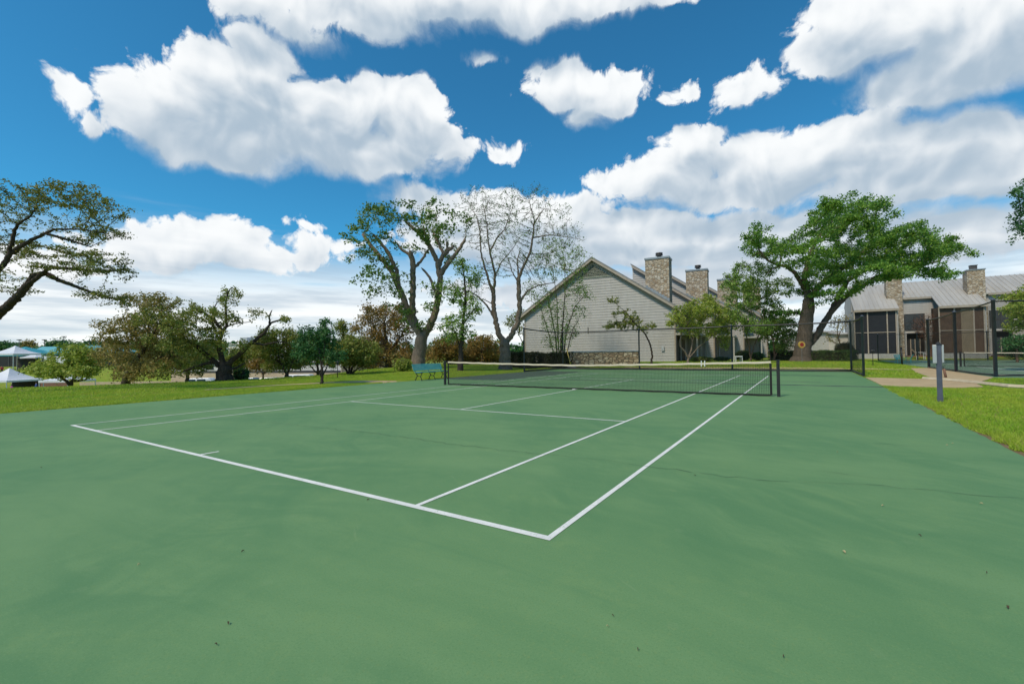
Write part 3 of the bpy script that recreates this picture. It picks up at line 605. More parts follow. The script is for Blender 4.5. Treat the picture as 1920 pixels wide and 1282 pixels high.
tree('bare_tree', 'nearly leafless tall tree with pale trunk forking low beside the dark hedges', 37, (948, 697),
     [([(948, 697), (948, 675), (947, 655), (946, 642)], .5, .42, 0), ([(946, 644), (936, 628), (930, 605), (926, 575), (925, 548)], .26, .17, .4), ([(925, 550), (915, 522), (906, 492), (901, 470), (899, 430), (893, 405), (884, 390)], .13, .02, .9), ([(925, 550), (928, 515), (921, 485), (915, 455), (912, 420), (908, 392), (918, 370)], .13, .02, -.5), ([(919, 470), (932, 445), (946, 430), (955, 405), (962, 385)], .08, .015, -.8), ([(928, 520), (940, 490), (958, 470), (975, 445)], .07, .015, .3),
      ([(946, 644), (958, 632), (970, 606), (975, 580), (973, 545), (972, 522)], .25, .17, -.4), ([(972, 524), (980, 505), (994, 475), (1000, 440), (1002, 415), (996, 395), (991, 372)], .14, .02, -.6), ([(1001, 425), (1012, 405), (1020, 395), (1036, 395)], .06, .012, 0), ([(999, 450), (1030, 443), (1060, 446), (1086, 450)], .07, .012, .4), ([(975, 562), (990, 545), (1010, 535), (1042, 530)], .1, .03, -.8), ([(972, 524), (970, 490), (975, 470)], .09, .03, .8), ([(972, 528), (960, 510), (955, 490)], .07, .02, .2),
      ([(930, 600), (912, 572), (897, 556), (880, 546), (866, 546)], .1, .03, .9), ([(925, 570), (905, 560), (890, 562)], .05, .02, -.6), ([(995, 480), (1020, 478), (1045, 470)], .05, .012, .7)],
     [(895, 382, 40, 26), (925, 405, 36, 36), (958, 372, 22, 24), (1000, 380, 34, 30), (1040, 405, 34, 26), (1065, 440, 32, 24), (960, 470, 32, 30), (1010, 500, 34, 28), (900, 440, 36, 32), (878, 545, 24, 22), (935, 495, 30, 28), (975, 425, 30, 26), (1020, 440, 30, 20), (905, 520, 26, 22), (955, 420, 22, 26)],
     'barkbare', 'leafmid', 6500, .105, step=.22, dens=190, clump=.7, seed=16, spread=.1, twig=.0115, leafr=.018, maxn=6500)
tree('crape_myrtle_tree', 'many stemmed sparse leaved tree against the left end of the siding gable', 42, (1050, 668),
     [([(1050, 668), (1052, 640), (1056, 600), (1060, 540), (1058, 490)], .12, .02, 0), ([(1047, 668), (1040, 620), (1030, 570), (1022, 530)], .08, .02, .5, True), ([(1054, 668), (1062, 620), (1078, 575), (1095, 555)], .08, .02, -.4, True), ([(1044, 668), (1030, 630), (1018, 590), (1010, 560)], .06, .02, .3, True), ([(1057, 668), (1068, 640), (1075, 615), (1085, 600)], .06, .02, -.3, True), ([(1049, 668), (1046, 620), (1044, 560), (1036, 500)], .07, .02, .2, True), ([(1078, 575), (1090, 580), (1097, 600)], .03, .01, -.3)],
     [(1030, 495, 30, 28), (1072, 495, 34, 24), (1092, 550, 20, 18), (1085, 585, 18, 14), (1062, 625, 26, 16), (1026, 570, 22, 26), (1000, 545, 18, 24), (1045, 460, 30, 16), (1070, 540, 22, 18), (1088, 470, 16, 12), (1045, 600, 26, 30), (1040, 640, 24, 16), (1075, 515, 20, 14)], 'barkbrown', 'leaflight', 6200, .15, step=.2, dens=110, clump=.6, seed=17, spread=.13, twig=.008, leafr=.016)
tree('oak_tree', 'broad rusty oak behind the thin tree beyond the net', 50, (842, 694), [([(842, 694), (842, 680), (838, 665)], .2, .1, 0), ([(842, 680), (855, 665)], .1, .05)], [(838, 652, 34, 20), (820, 665, 26, 18), (860, 668, 28, 18), (848, 640, 20, 12)], 'barkdark', 'leafrust', 7000, .21, step=.28, dens=44, seed=18, spread=.2)
tree('oak_tree', 'rounded rust coloured tree behind the pale forked trunk', 52, (905, 692), [([(905, 692), (905, 675), (902, 660)], .18, .1, 0), ([(905, 676), (918, 664)], .08, .04)], [(900, 648, 32, 18), (920, 665, 26, 16), (885, 668, 26, 16), (905, 636, 18, 8)], 'barkdark', 'leafrust', 7000, .21, step=.28, dens=44, seed=19, spread=.2)
tree('oak_tree', 'mid green bushy tree low behind the rusty trees', 56, (930, 690), [([(930, 690), (930, 676), (928, 668)], .12, .07, 0)], [(930, 672, 26, 12), (910, 678, 18, 9), (880, 680, 26, 8)], 'barkdark', 'leafolive', 4000, .2, step=.28, dens=40, seed=20, spread=.2)
tree('oak_tree', 'small distant oak seen between the bare tree and the fence post', 62, (985, 684), [([(985, 684), (984, 660), (982, 635)], .14, .06, 0), ([(984, 665), (992, 640), (996, 620)], .09, .03), ([(984, 650), (972, 625), (965, 610)], .07, .03)], [(985, 612, 24, 14), (962, 603, 16, 12), (996, 625, 12, 12), (975, 590, 16, 8)], 'barkdark', 'leafolive', 2600, .22, step=.3, dens=40, seed=21, spread=.18)
tree('garden_tree', 'small crooked tree bending left in front of the siding wall', 42, (1221, 686),
     [([(1221, 686), (1223, 668), (1219, 645), (1210, 626), (1196, 612), (1182, 600)], .10, .06, 0), ([(1190, 606), (1178, 590), (1165, 578), (1152, 566)], .05, .015, -.2), ([(1205, 620), (1218, 612), (1228, 610)], .04, .015, .2), ([(1184, 602), (1160, 605), (1140, 608)], .045, .015, .3), ([(1170, 584), (1158, 590), (1148, 592)], .025, .01, 0)],
     [(1150, 563, 14, 6, 0), (1158, 585, 13, 5, 0), (1180, 588, 16, 9, 0), (1184, 602, 22, 10, 0), (1150, 608, 18, 8, .3), (1140, 614, 12, 6, .3), (1208, 613, 20, 8, -.2), (1224, 609, 9, 5, 0), (1176, 612, 20, 7, 0)], 'barkdark', 'leafolive', 4400, .13, step=.13, dens=60, seed=22, spread=.07, clump=.4, twig=.006)
tree('garden_tree', 'dense yellow green tree with twisted grey stems at the corner of the gabled house', 43, (1289, 688),
     [([(1289, 688), (1291, 672), (1284, 658), (1276, 650), (1275, 640), (1278, 625), (1274, 610)], .12, .05, 0), ([(1290, 675), (1296, 655), (1300, 635), (1308, 615)], .1, .04, .4), ([(1291, 672), (1310, 650), (1330, 635), (1345, 620)], .07, .03, -.4), ([(1300, 640), (1292, 620), (1290, 605)], .06, .03, .2)],
     [(1292, 600, 34, 14), (1310, 575, 34, 12), (1342, 592, 30, 16), (1262, 602, 16, 12), (1368, 606, 16, 14), (1305, 616, 42, 8), (1350, 620, 24, 10), (1322, 560, 18, 8), (1280, 585, 22, 12), (1360, 640, 10, 12)], 'barkgrey', 'leafyg', 13000, .16, step=.22, dens=60, seed=23, spread=.13)
tree('garden_tree', 'vase shaped airy tree with a slim brown trunk in front of the house doors', 44, (1407, 690),
     [([(1407, 690), (1407, 668), (1404, 645), (1398, 622), (1395, 600)], .1, .04, 0), ([(1407, 670), (1414, 648), (1424, 625), (1430, 600)], .07, .03, .3), ([(1400, 630), (1410, 580), (1415, 545), (1410, 515)], .05, .015, -.3), ([(1424, 620), (1438, 560), (1440, 520)], .05, .015, .5)],
     [(1400, 525, 26, 18), (1420, 545, 34, 20), (1388, 560, 24, 22), (1440, 505, 20, 12), (1442, 575, 30, 20), (1398, 605, 34, 14), (1428, 610, 22, 12), (1375, 590, 18, 14), (1372, 535, 20, 22), (1465, 540, 22, 22), (1385, 505, 16, 12), (1412, 500, 16, 9)], 'barkbrown', 'leaflight', 15000, .17, step=.24, dens=60, clump=.46, seed=24, spread=.15)
tree('garden_tree', 'bushy tree with several brown stems just left of the big oak trunk', 44.5, (1452, 692),
     [([(1452, 692), (1452, 665), (1450, 640), (1445, 615)], .1, .04, 0), ([(1452, 672), (1462, 650), (1472, 625)], .07, .03), ([(1446, 692), (1443, 660), (1436, 630)], .06, .02, .3, True), ([(1455, 660), (1458, 630), (1455, 600)], .05, .02)],
     [(1470, 610, 26, 14), (1448, 618, 24, 16), (1482, 632, 20, 14), (1455, 595, 20, 14), (1432, 625, 16, 14), (1465, 650, 22, 10)], 'barkbrown', 'leafgarden', 7500, .17, step=.24, dens=46, clump=.42, seed=25, spread=.15)
tree('live_oak_tree', 'huge leaning live oak with dense green crown and round target on its trunk', 41, (1503, 685),
     [([(1503, 685), (1505, 660), (1509, 632), (1512, 602), (1515, 578), (1516, 562)], .78, .46, 0), ([(1513, 656), (1530, 632), (1545, 605), (1562, 580), (1586, 556), (1612, 540), (1640, 520), (1680, 507), (1720, 498), (1762, 490)], .35, .07, -1.2), ([(1545, 606), (1562, 572), (1580, 545), (1592, 520), (1600, 490)], .24, .08, .8), ([(1516, 562), (1512, 540), (1508, 515), (1515, 485), (1532, 450), (1560, 415)], .34, .08, .5), ([(1512, 545), (1502, 528), (1490, 510), (1475, 499), (1460, 497), (1440, 488), (1425, 470), (1418, 455)], .24, .05, -.8), ([(1462, 497), (1445, 505), (1435, 515)], .08, .03, 0), ([(1440, 488), (1418, 475), (1406, 485)], .08, .03, .4), ([(1460, 497), (1462, 475), (1455, 455)], .08, .03, .3),
      ([(1516, 562), (1542, 530), (1582, 500), (1622, 470), (1662, 445)], .3, .06, -1.5), ([(1562, 580), (1585, 530), (1625, 505), (1670, 480)], .2, .06, 1.6), ([(1680, 507), (1715, 520), (1745, 522)], .1, .03, -1), ([(1512, 596), (1490, 585), (1470, 590)], .1, .03, .8), ([(1532, 450), (1580, 420), (1620, 395)], .12, .04, 1)],
     [(1430, 442, 28, 18), (1452, 458, 26, 18), (1412, 458, 18, 14), (1440, 475, 26, 12), (1590, 395, 58, 20), (1550, 425, 46, 28), (1525, 470, 30, 28), (1605, 435, 56, 28), (1665, 425, 46, 22), (1705, 445, 50, 22), (1745, 462, 48, 18), (1795, 470, 28, 10), (1640, 470, 60, 26), (1580, 490, 60, 26), (1700, 485, 56, 18), (1545, 520, 30, 20), (1630, 380, 30, 12), (1740, 505, 34, 8), (1590, 525, 32, 16), (1480, 582, 22, 9), (1510, 540, 26, 12), (1660, 505, 36, 12), (1560, 555, 20, 9), (1770, 512, 24, 9), (1690, 515, 30, 8), (1540, 395, 22, 14)],
     'barkoak', 'leafoak', 76000, .17, step=.25, dens=105, clump=.55, flat=.7, seed=26, spread=.19, twig=.008, maxn=7500)
tree('garden_tree', 'light green leafed tree at the right edge in front of the far townhouse', 25, (1962, 708),
     [([(1962, 708), (1958, 670), (1950, 630), (1945, 590)], .14, .05, 0), ([(1950, 640), (1920, 610), (1900, 600)], .06, .02), ([(1946, 600), (1915, 580), (1890, 560)], .05, .015)], [(1892, 556, 24, 9), (1912, 580, 28, 13), (1898, 612, 20, 9), (1925, 550, 20, 10), (1950, 580, 40, 40), (1915, 600, 24, 10)], 'barkbrown', 'leafyg', 5200, .14, step=.16, dens=46, clump=.42, seed=27, spread=.1)
tree('oak_tree', 'dark leaved tree reaching in at the upper right edge of the view', 14, (2090, 745),
     [([(2090, 745), (2085, 640), (2065, 540), (2030, 460), (2000, 420)], .26, .08, 0), ([(2030, 460), (1970, 400), (1925, 375), (1900, 365)], .06, .015, .2), ([(2010, 430), (1960, 430), (1915, 430)], .05, .012, -.2)], [(1905, 365, 16, 14), (1918, 385, 18, 14), (1910, 420, 14, 16), (1902, 452, 12, 6), (1950, 400, 34, 50), (2010, 400, 45, 50), (1920, 345, 12, 12)], 'barkdark', 'leafdark', 5500, .075, step=.11, dens=60, seed=28, spread=.06, twig=.004, leafr=.016)
tree('dead_tree', 'leafless reddish climber tree on the wall between the townhouse porches', 54, (1746, 668),
     [([(1746, 668), (1746, 650), (1741, 632), (1738, 615)], .12, .06, 0), ([(1744, 645), (1735, 625), (1728, 612)], .06, .02, 0), ([(1746, 650), (1750, 625), (1748, 600)], .06, .02, 0)], [(1735, 600, 16, 12, -.2), (1725, 612, 12, 14, -.2), (1745, 598, 12, 12, -.2), (1738, 625, 14, 12, -.2)], 'barkrust', 'leafrust', 0, .1, step=.18, dens=170, seed=29, twig=.022)
tree('garden_tree', 'slender olive shrub tree before the brown porch screen of the townhouse', 53, (1806, 672), [([(1806, 672), (1806, 650), (1805, 625)], .07, .03, 0), ([(1806, 655), (1815, 630)], .04, .02)], [(1806, 618, 16, 18, -.6), (1812, 640, 14, 14, -.6), (1800, 600, 10, 8, -.6)], 'barkbrown', 'leafolive', 4200, .17, step=.22, dens=60, seed=30, clump=.4, spread=.13)
tree('garden_tree', 'bare little tree with pinkish buds between the oak and the screened porch', 58, (1577, 668), [([(1577, 668), (1575, 645), (1570, 625), (1572, 600)], .1, .03, 0), ([(1575, 648), (1560, 640), (1553, 630)], .06, .02), ([(1572, 630), (1582, 610), (1588, 595)], .05, .02)], [(1570, 608, 16, 14), (1560, 635, 12, 10), (1584, 600, 10, 12)], 'barkbrown', 'leafbrownolive', 500, .2, step=.26, dens=60, seed=31, twig=.012)
tree('conifer_shrub', 'dark green spreading evergreen at the right edge by the townhouse door', 40, (1906, 672), [([(1906, 672), (1906, 655), (1906, 640)], .09, .05, 0), ([(1906, 655), (1895, 645)], .05, .02), ([(1906, 655), (1918, 645)], .05, .02)], [(1905, 640, 20, 8), (1915, 650, 22, 8), (1892, 648, 12, 5), (1910, 662, 24, 6)], 'barkbrown', 'leafdark', 4500, .15, step=.2, dens=50, seed=32, cat='shrub')
for i, (px, dd, w_, h_, lf) in enumerate([(15, 170, 26, 8, 'leafdark'), (55, 176, 10, 12, 'leafbrownolive'), (110, 165, 26, 14, 'leafdark'), (140, 172, 26, 12, 'leafmid'), (178, 168, 24, 13, 'leafdark'), (215, 160, 24, 16, 'leafdark'), (262, 165, 28, 18, 'leafmid'), (312, 170, 26, 16, 'leafdark')]):
    yb = 676
    lab = ['low dark green tree on the far horizon at the left edge', 'pale sparse tree on the far horizon left of the teal roof', 'dark rounded tree behind the middle light pole', 'mid green rounded tree right of the middle light pole', 'dark spreading tree on the horizon by the farthest light poles', 'dark tree on the horizon behind the brushy oak', 'mid green tall horizon tree behind the brushy oak', 'dark horizon tree behind the old oak'][i]
    tree('horizon_tree', lab, dd, (px, yb), [([(px, yb), (px, yb-6), (px+1, yb-12)], .4, .25, 0)], [(px, 652-h_*.3, w_*.62, h_*.55, 0), (px-w_*.45, 656, w_*.4, h_*.4, 2), (px+w_*.45, 656, w_*.4, h_*.4, -2)], 'barkdark', lf, 2200, .75, step=.8, dens=30, seed=40+i, spread=.28, group='trees on the far left horizon')
# the far belt of woodland that closes the view behind the buildings
def belt():
    V = []; r = np.random.default_rng(77)
    for k in range(150):
        a = math.radians(-112+k*1.15)+r.normal(0, .006); d = r.uniform(215, 300); c = np.array([CAM[0]+d*math.sin(a), CAM[1]+d*math.cos(a), 0]); h = r.uniform(5, 9); w = r.uniform(5, 9)
        u = r.normal(0, 1, (420, 3)); u /= np.linalg.norm(u, axis=1)[:, None]; u *= (r.uniform(.3, 1, 420)**.4)[:, None]
        V.append(leaf_quads(c+np.array([0, 0, h*.45])+u*np.array([w, w, h*.55]), 1.5, r))
    V = np.concatenate(V); o = rawmesh('woodland_belt', V, np.arange(len(V)).reshape(-1, 4), MT['leafdark']); o['kind'] = 'stuff'; o['label'] = 'distant dark green woodland along the horizon'; o['category'] = 'woodland'
belt()
# ---------------------------------------------------------------- hedges and shrubs
def shrub(name, label, cat, cx, base, D, w, dpt, h, leaf, n, ls, boxy=False, seed=1, ang=0., group=None):
    r = np.random.default_rng(seed); B = W(cx, base, D); B[2] = float(tz(B[0], B[1]))
    root = thing(name, label, cat, B, group)
    a = np.array([math.cos(ang), math.sin(ang), 0]); b = np.array([-math.sin(ang), math.cos(ang), 0])
    def shell(m, lo):
        if boxy:
            u = r.uniform(-1, 1, (m, 3)); k = r.integers(0, 3, m); sgn = np.sign(r.uniform(-1, 1, m)); u[np.arange(m), k] = sgn*r.uniform(lo, 1.0, m)
        else:
            u = r.normal(0, 1, (m, 3)); u /= np.linalg.norm(u, axis=1)[:, None]; u *= r.uniform(lo, 1.0, m)[:, None]
        bumpy = 1+.08*np.sin(u[:, 0]*7+seed)+.07*np.cos(u[:, 1]*9+u[:, 0]*5)+r.normal(0, .025, m)
        u = u*bumpy[:, None]
        return B+np.outer(u[:, 0]*w/2, a)+np.outer(u[:, 1]*dpt/2, b)+np.outer((u[:, 2]*.5+.5)*h, UP)
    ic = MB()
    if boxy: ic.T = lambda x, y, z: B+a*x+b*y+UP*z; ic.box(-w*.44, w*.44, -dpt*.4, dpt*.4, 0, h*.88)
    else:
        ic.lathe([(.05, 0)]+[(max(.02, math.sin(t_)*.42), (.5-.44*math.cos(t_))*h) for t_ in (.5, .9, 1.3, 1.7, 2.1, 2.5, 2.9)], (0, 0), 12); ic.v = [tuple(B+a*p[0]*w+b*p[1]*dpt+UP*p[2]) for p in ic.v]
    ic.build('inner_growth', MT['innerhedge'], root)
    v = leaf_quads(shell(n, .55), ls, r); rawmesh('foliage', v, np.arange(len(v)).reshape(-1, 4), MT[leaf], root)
    for k in range(min(8, max(4, int(w*3)))):
        mb = MB()
        x, y = r.uniform(-.42, .42)*w, r.uniform(-.35, .35)*dpt; p = B+a*x+b*y
        q = p+a*r.normal(0, .15)+b*r.normal(0, .12)+UP*h*r.uniform(.6, .92)
        mb.tube([p-UP*.05, (p+q)/2+a*r.normal(0, .05), q], [.022, .016, .006], 5); mb.build('stem', MT['barkdark'], root)
    return root
A1 = math.radians(5)
shrub('hedge', 'dark clipped hedge behind the left fence post', 'hedge', 980, 684, 40, 2.3, 1.3, 1.4, 'leafhedge', 15000, .09, True, 51, A1)
shrub('hedge', 'dark clipped hedge between the two left fence posts with reddish top', 'hedge', 1038, 684, 40.5, 2.9, 1.4, 1.35, 'leafhedge', 18000, .09, True, 52, A1)
shrub('hedge', 'low green hedge in front right of the live oak trunk', 'hedge', 1552, 683, 40, 3.6, 1.3, .95, 'leafhedgeg', 11000, .09, True, 53, -.3)
shrub('hedge', 'second hedge behind the low hedge right of the live oak', 'hedge', 1560, 674, 46, 4.4, 1.3, .95, 'leafhedgeg', 10000, .1, True, 54, -.3)
shrub('hedge', 'short hedge left of the live oak trunk', 'hedge', 1470, 686, 45, 2.6, 1.4, .95, 'leafhedgeg', 8000, .09, True, 55, -.2)
shrub('shrub', 'rounded dark shrub at the foot of the vase shaped tree', 'shrub', 1394, 686, 46, 1.6, 1.4, 1.1, 'leafhedgeg', 5000, .09, False, 56)
shrub('shrub', 'rounded yellow green shrub right of the vase shaped tree', 'shrub', 1421, 686, 46.5, 1.3, 1.2, .9, 'leafmid', 4000, .09, False, 57)
shrub('shrub', 'low flat shrub beside the twisted tree stems', 'shrub', 1316, 687, 44, 2.0, 1.2, .55, 'leafolive', 4500, .09, False, 58)
shrub('shrub', 'low shrub row under the house windows', 'shrub', 1352, 687, 45, 1.6, 1.0, .45, 'leafhedgeg', 3000, .09, False, 59)
shrub('shrub', 'bright yellow green rounded shrub left of the bench at the big trunk', 'shrub', 757, 700, 33, 1.35, 1.2, .95, 'leafyg', 4200, .1, False, 60)
shrub('shrub', 'dry tan grassy shrub on the crest by the brushy oak', 'shrub', 205, 727, 30, 1.5, 1.2, .7, 'leafbrownolive', 2500, .1, False, 61)
shrub('shrub', 'dark low shrub at the foot of the old oak', 'shrub', 452, 716, 26.5, .95, .9, .7, 'leafdark', 2500, .09, False, 62)
shrub('shrub', 'dark brown topiary bush beside the porch at the path', 'shrub', 1584, 668, 50, 2.0, 1.6, 1.9, 'leafhedge', 5000, .11, False, 63)
# ---------------------------------------------------------------- lap siding helper
def lap(mb, prof, z0, z1, T, step=.29, proud=.042):
    """prof(z) -> (s0, s1) extent of the wall at height z; T(s, out, z) -> world"""
    z = z0
    while z < z1-.01:
        zt = min(z+step, z1); a0, a1 = prof(z); b0, b1 = prof(zt)
        if a1-a0 > .02:
            mb.quad(T(a0, proud, z), T(a1, proud, z), T(b1, .008, zt), T(b0, .008, zt)); mb.quad(T(a0, 0, z), T(a1, 0, z), T(a1, proud, z), T(a0, proud, z))
        z = zt
def tmb(T): return MB(T)
# ---------------------------------------------------------------- gabled row of townhouses
H0 = W(1267, 677, 46); HZ = .31; AZ = math.radians(-5)
HA = np.array([math.sin(AZ), math.cos(AZ), 0]); HL = np.array([-math.cos(AZ), math.sin(AZ), 0])
def unit(k, label):
    o = H0+HA*(9.5*k)-HL*(3.05*k); o = np.array([o[0], o[1], HZ])
    T = lambda s, t, z: o+HL*s+HA*t+UP*z
    root = thing('townhouse', label, 'house', o)
    EV, PIT, SP, WID, DEP = 5.62, .667, (8.72 if k == 0 else 9.6), 17.44, 9.5
    PK = EV+PIT*SP; DROP = 0 if k == 0 else 1.95
    PL = (PK-DROP)-EV if k == 0 else None
    pl = PIT
    def prof(z):
        if z <= EV: s0 = 0.
        else: s0 = (z-EV)/PIT
        zl = PK-DROP
        if k == 0: s1 = WID if z <= EV else SP+(PK-z)/pl
        else:
            s1 = SP if z > zl else min(WID, SP+(zl-z)/pl)
        return s0, max(s1, s0)
    # front gable wall: lap boards over a backing sheet
    mb = tmb(lambda s, u, z: T(s, -u, z)); w = MB()
    top = PK-1.05 if k == 0 else PK-.05
    lap(w, prof, 0, top, lambda s, u, z: T(s, -u, z))
    poly = [(0, 0), (WID, 0)]+([(WID, EV), (SP, PK), (0, EV)] if k == 0 else [(WID, max(.2, PK-DROP-pl*(WID-SP))), (SP, PK-DROP), (SP, PK), (0, EV)])
    w.T = None
    n = len(poly); w.add([T(s, .004, z) for s, z in poly]+[T(s, DEP-.01, z) for s, z in poly], [tuple(range(n)), tuple(range(2*n-1, n-1, -1))]+[(i, i+n, (i+1) % n+n, (i+1) % n) for i in range(n)])
    # facade lap boards (side toward the lawn), left clear where doors stand
    lap(w, lambda z: (0, DEP), 2.75, EV-.25, lambda s, u, z: T(-u, s, z))
    for t0, t1 in ((0, .35), (3.3, 4.3), (6.9, 9.5)): lap(w, lambda z: (t0, t1), 0, 2.75, lambda s, u, z: T(-u, s, z))
    w.build('wall', MT['siding'], root)
    # corner boards
    for q in ((-.05, .09, -.06, .10, 0, EV-.12), (WID-.09, WID+.05, -.06, .1, 0, EV-.1 if k == 0 else 3.5)):
        cb = MB(T); cb.box(*q); cb.build('corner_board', MT['trim'], root)
    # roof slabs
    rf = MB(); TH, OH = .16, .55
    def slab(s0, z0, s1, z1, t0, t1, th=TH):
        vs = [T(s, t, z+dz) for dz in (0, th) for s, t, z in ((s0, t0, z0), (s1, t0, z1), (s1, t1, z1), (s0, t1, z0))]
        rf.add(vs, [(0, 1, 2, 3), (7, 6, 5, 4), (0, 4, 5, 1), (1, 5, 6, 2), (2, 6, 7, 3), (3, 7, 4, 0)])
    slab(-.75, EV-.75*PIT+.14, SP+(0 if k == 0 else .12), PK+.14+(0 if k == 0 else .08), -OH, DEP+.1)
    if k == 0: slab(WID+.75, EV-.75*PIT+.14, SP, PK+.14, -OH, DEP+.1)
    else: slab(WID+.5, PK-DROP-pl*(WID-SP+.5)+.14, SP+.02, PK-DROP+.14, -OH, DEP+.1)
    rf.build('roof', MT['shingle'], root)
    # rake boards under the roof edge
    rk = MB()
    def rake(s0, z0, s1, z1, hgt, t0, t1):
        vs = [T(s, t, z+dz) for t in (t0, t1) for s, z, dz in ((s0, z0, .13), (s1, z1, .13), (s1, z1, .13-hgt), (s0, z0, .13-hgt))]
        rk.add(vs, [(0, 1, 2, 3), (7, 6, 5, 4), (0, 4, 5, 1), (1, 5, 6, 2), (2, 6, 7, 3), (3, 7, 4, 0)])
    rake(-.7, EV-.7*PIT, SP, PK, .27, -OH+.01, -OH+.06); rake(-.5, EV-.5*PIT, SP, PK, .62, -.11, -.07)
    if k == 0: rake(SP, PK, WID+.7, EV-.7*PIT, .27, -OH+.01, -OH+.06); rake(SP, PK, WID+.5, EV-.5*PIT, .62, -.11, -.07)
    else: rake(SP, PK-DROP, WID+.4, PK-DROP-pl*(WID-SP+.4), .27, -OH+.01, -OH+.06)
    rk.build('fascia', MT['trim'], root)
    gt = MB(T); gt.box(-.88, -.76, -.5, DEP, EV-.56, EV-.42); gt.box(-.16, -.07, -.02, .06, .1, EV-.6); gt.build('gutter', MT['trimdark'], root)
    if k == 0:
        cd = MB(T); cd.box(9.4, 9.46, -.09, -.045, 3.2, 3.9); cd.build('conduit', MT['trimdark'], root)
        ml = MB(T); ml.box(1.1, 1.4, -.16, -.045, 1.1, 1.6); ml.build('meter_box', MT['boxgrey'], root)
        vn = MB(); zb = PK-2.0
        for i in range(9):
            z = zb+.12+i*.16; half = (PK-.62-z)/PIT-.05
            if half > .1: vn.add([T(SP-half, -.02, z+.15), T(SP+half, -.02, z+.15), T(SP+half, -.10, z), T(SP-half, -.10, z)], [(0, 1, 2, 3), (3, 2, 1, 0)])
        b = T(SP, -.09, zb+.02); h2 = (PK-.62-zb)/PIT; vn.beam(T(SP-h2-.1, -.08, zb+.04), T(SP+h2+.1, -.08, zb+.04), .06, .12)
        vn.build('gable_vent', MT['louver'], root)
    # stone chimney with metal cap and flue
    s0, s1, t0, t1 = .72, 3.25, 1.45, 3.3; zt = 11.42-HZ-.05*k
    ch = MB(T); ch.box(s0, s1, t0, t1, EV, zt); chim = ch.build('chimney', MT['stone'], root)
    cp = MB(T); cp.box(s0-.07, s1+.07, t0-.07, t1+.07, zt+.003, zt+.2); cp.build('chimney_cap', MT['flash'], chim)
    c = T((s0+s1)/2-.1, (t0+t1)/2, 0); fl = MB(); z_ = HZ+zt+.2
    fl.lathe([(.30, z_), (.34, z_+.1), (.24, z_+.16), (.24, z_+.3), (.4, z_+.32), (.4, z_+.42), (.27, z_+.44), (.27, z_+.5), (.40, z_+.52), (.38, z_+.62), (.1, z_+.66)], (c[0], c[1]), 14); fl.build('flue', MT['cap'], chim)
    st = MB(T)
    for i in range(9):
        s = s0+(s1-s0)*i/9.; z = EV+PIT*s+.27; st.box(s, s+(s1-s0)/9.-.01, t0-.05, t0-.003, z-.1, z+.42)
    st.build('step_flashing', MT['flash'], chim)
    # ground floor: recessed dark door bay, brown slider, porch posts and upper window
    dr = MB(T); dr.box(-.02, .6, .38, 3.28, 0, 2.74); dr.build('door_recess', MT['recess'], root)
    dd = MB(T); dd.box(-.045, -.022, 1.2, 2.2, .05, 2.2); door = dd.build('door', MT['trimdark'], root)
    hb = MB(T); hb.box(-.09, -.047, 2.05, 2.1, .95, 1.15); hb.build('handle', MT['galv'], door)
    pn = MB(T); pn.box(-.02, .3, 4.32, 6.88, 0, 2.45); slid = pn.build('sliding_door', MT['brownscreen'] if k % 2 == 0 else MT['tanpanel'], root)
    fr = MB(T)
    for t in (4.34, 5.6, 6.84): fr.box(-.07, -.022, t-.03, t+.03, 0, 2.44)
    fr.box(-.07, -.022, 4.37, 6.81, 2.38, 2.44); fr.build('frame', MT['trim'], slid)
    ps = MB(T)
    for t in (-.02, 3.75, 9.3): ps.box(-2.2, -2.05, t, t+.15, 0, 2.7)
    ps.box(-2.25, -.06, -.1, 9.5, 2.72, 2.95); ps.build('porch', MT['siding'], root)
    wn = MB(T); wn.box(-.055, .03, 4.6, 6.4, 3.3, 4.7); win = wn.build('window', MT['glass'], root)
    wf = MB(T)
    for t in (4.55, 5.47, 6.4): wf.box(-.085, -.057, t-.04, t+.05, 3.25, 4.75)
    wf.box(-.085, -.057, 4.6, 6.36, 3.25, 3.32); wf.box(-.085, -.057, 4.6, 6.36, 4.68, 4.75); wf.build('frame', MT['trimdark'], win)
    return root
unit(0, 'nearest townhouse with the broad pale siding gable, louvred vent and first stone chimney')
unit(1, 'second townhouse of the stepped row, its stone chimney just right of the first chimney')
unit(2, 'third townhouse of the stepped row, mostly hidden behind the yellow green tree')
unit(3, 'farthest townhouse of the stepped row, only its roof peak showing above the trees')
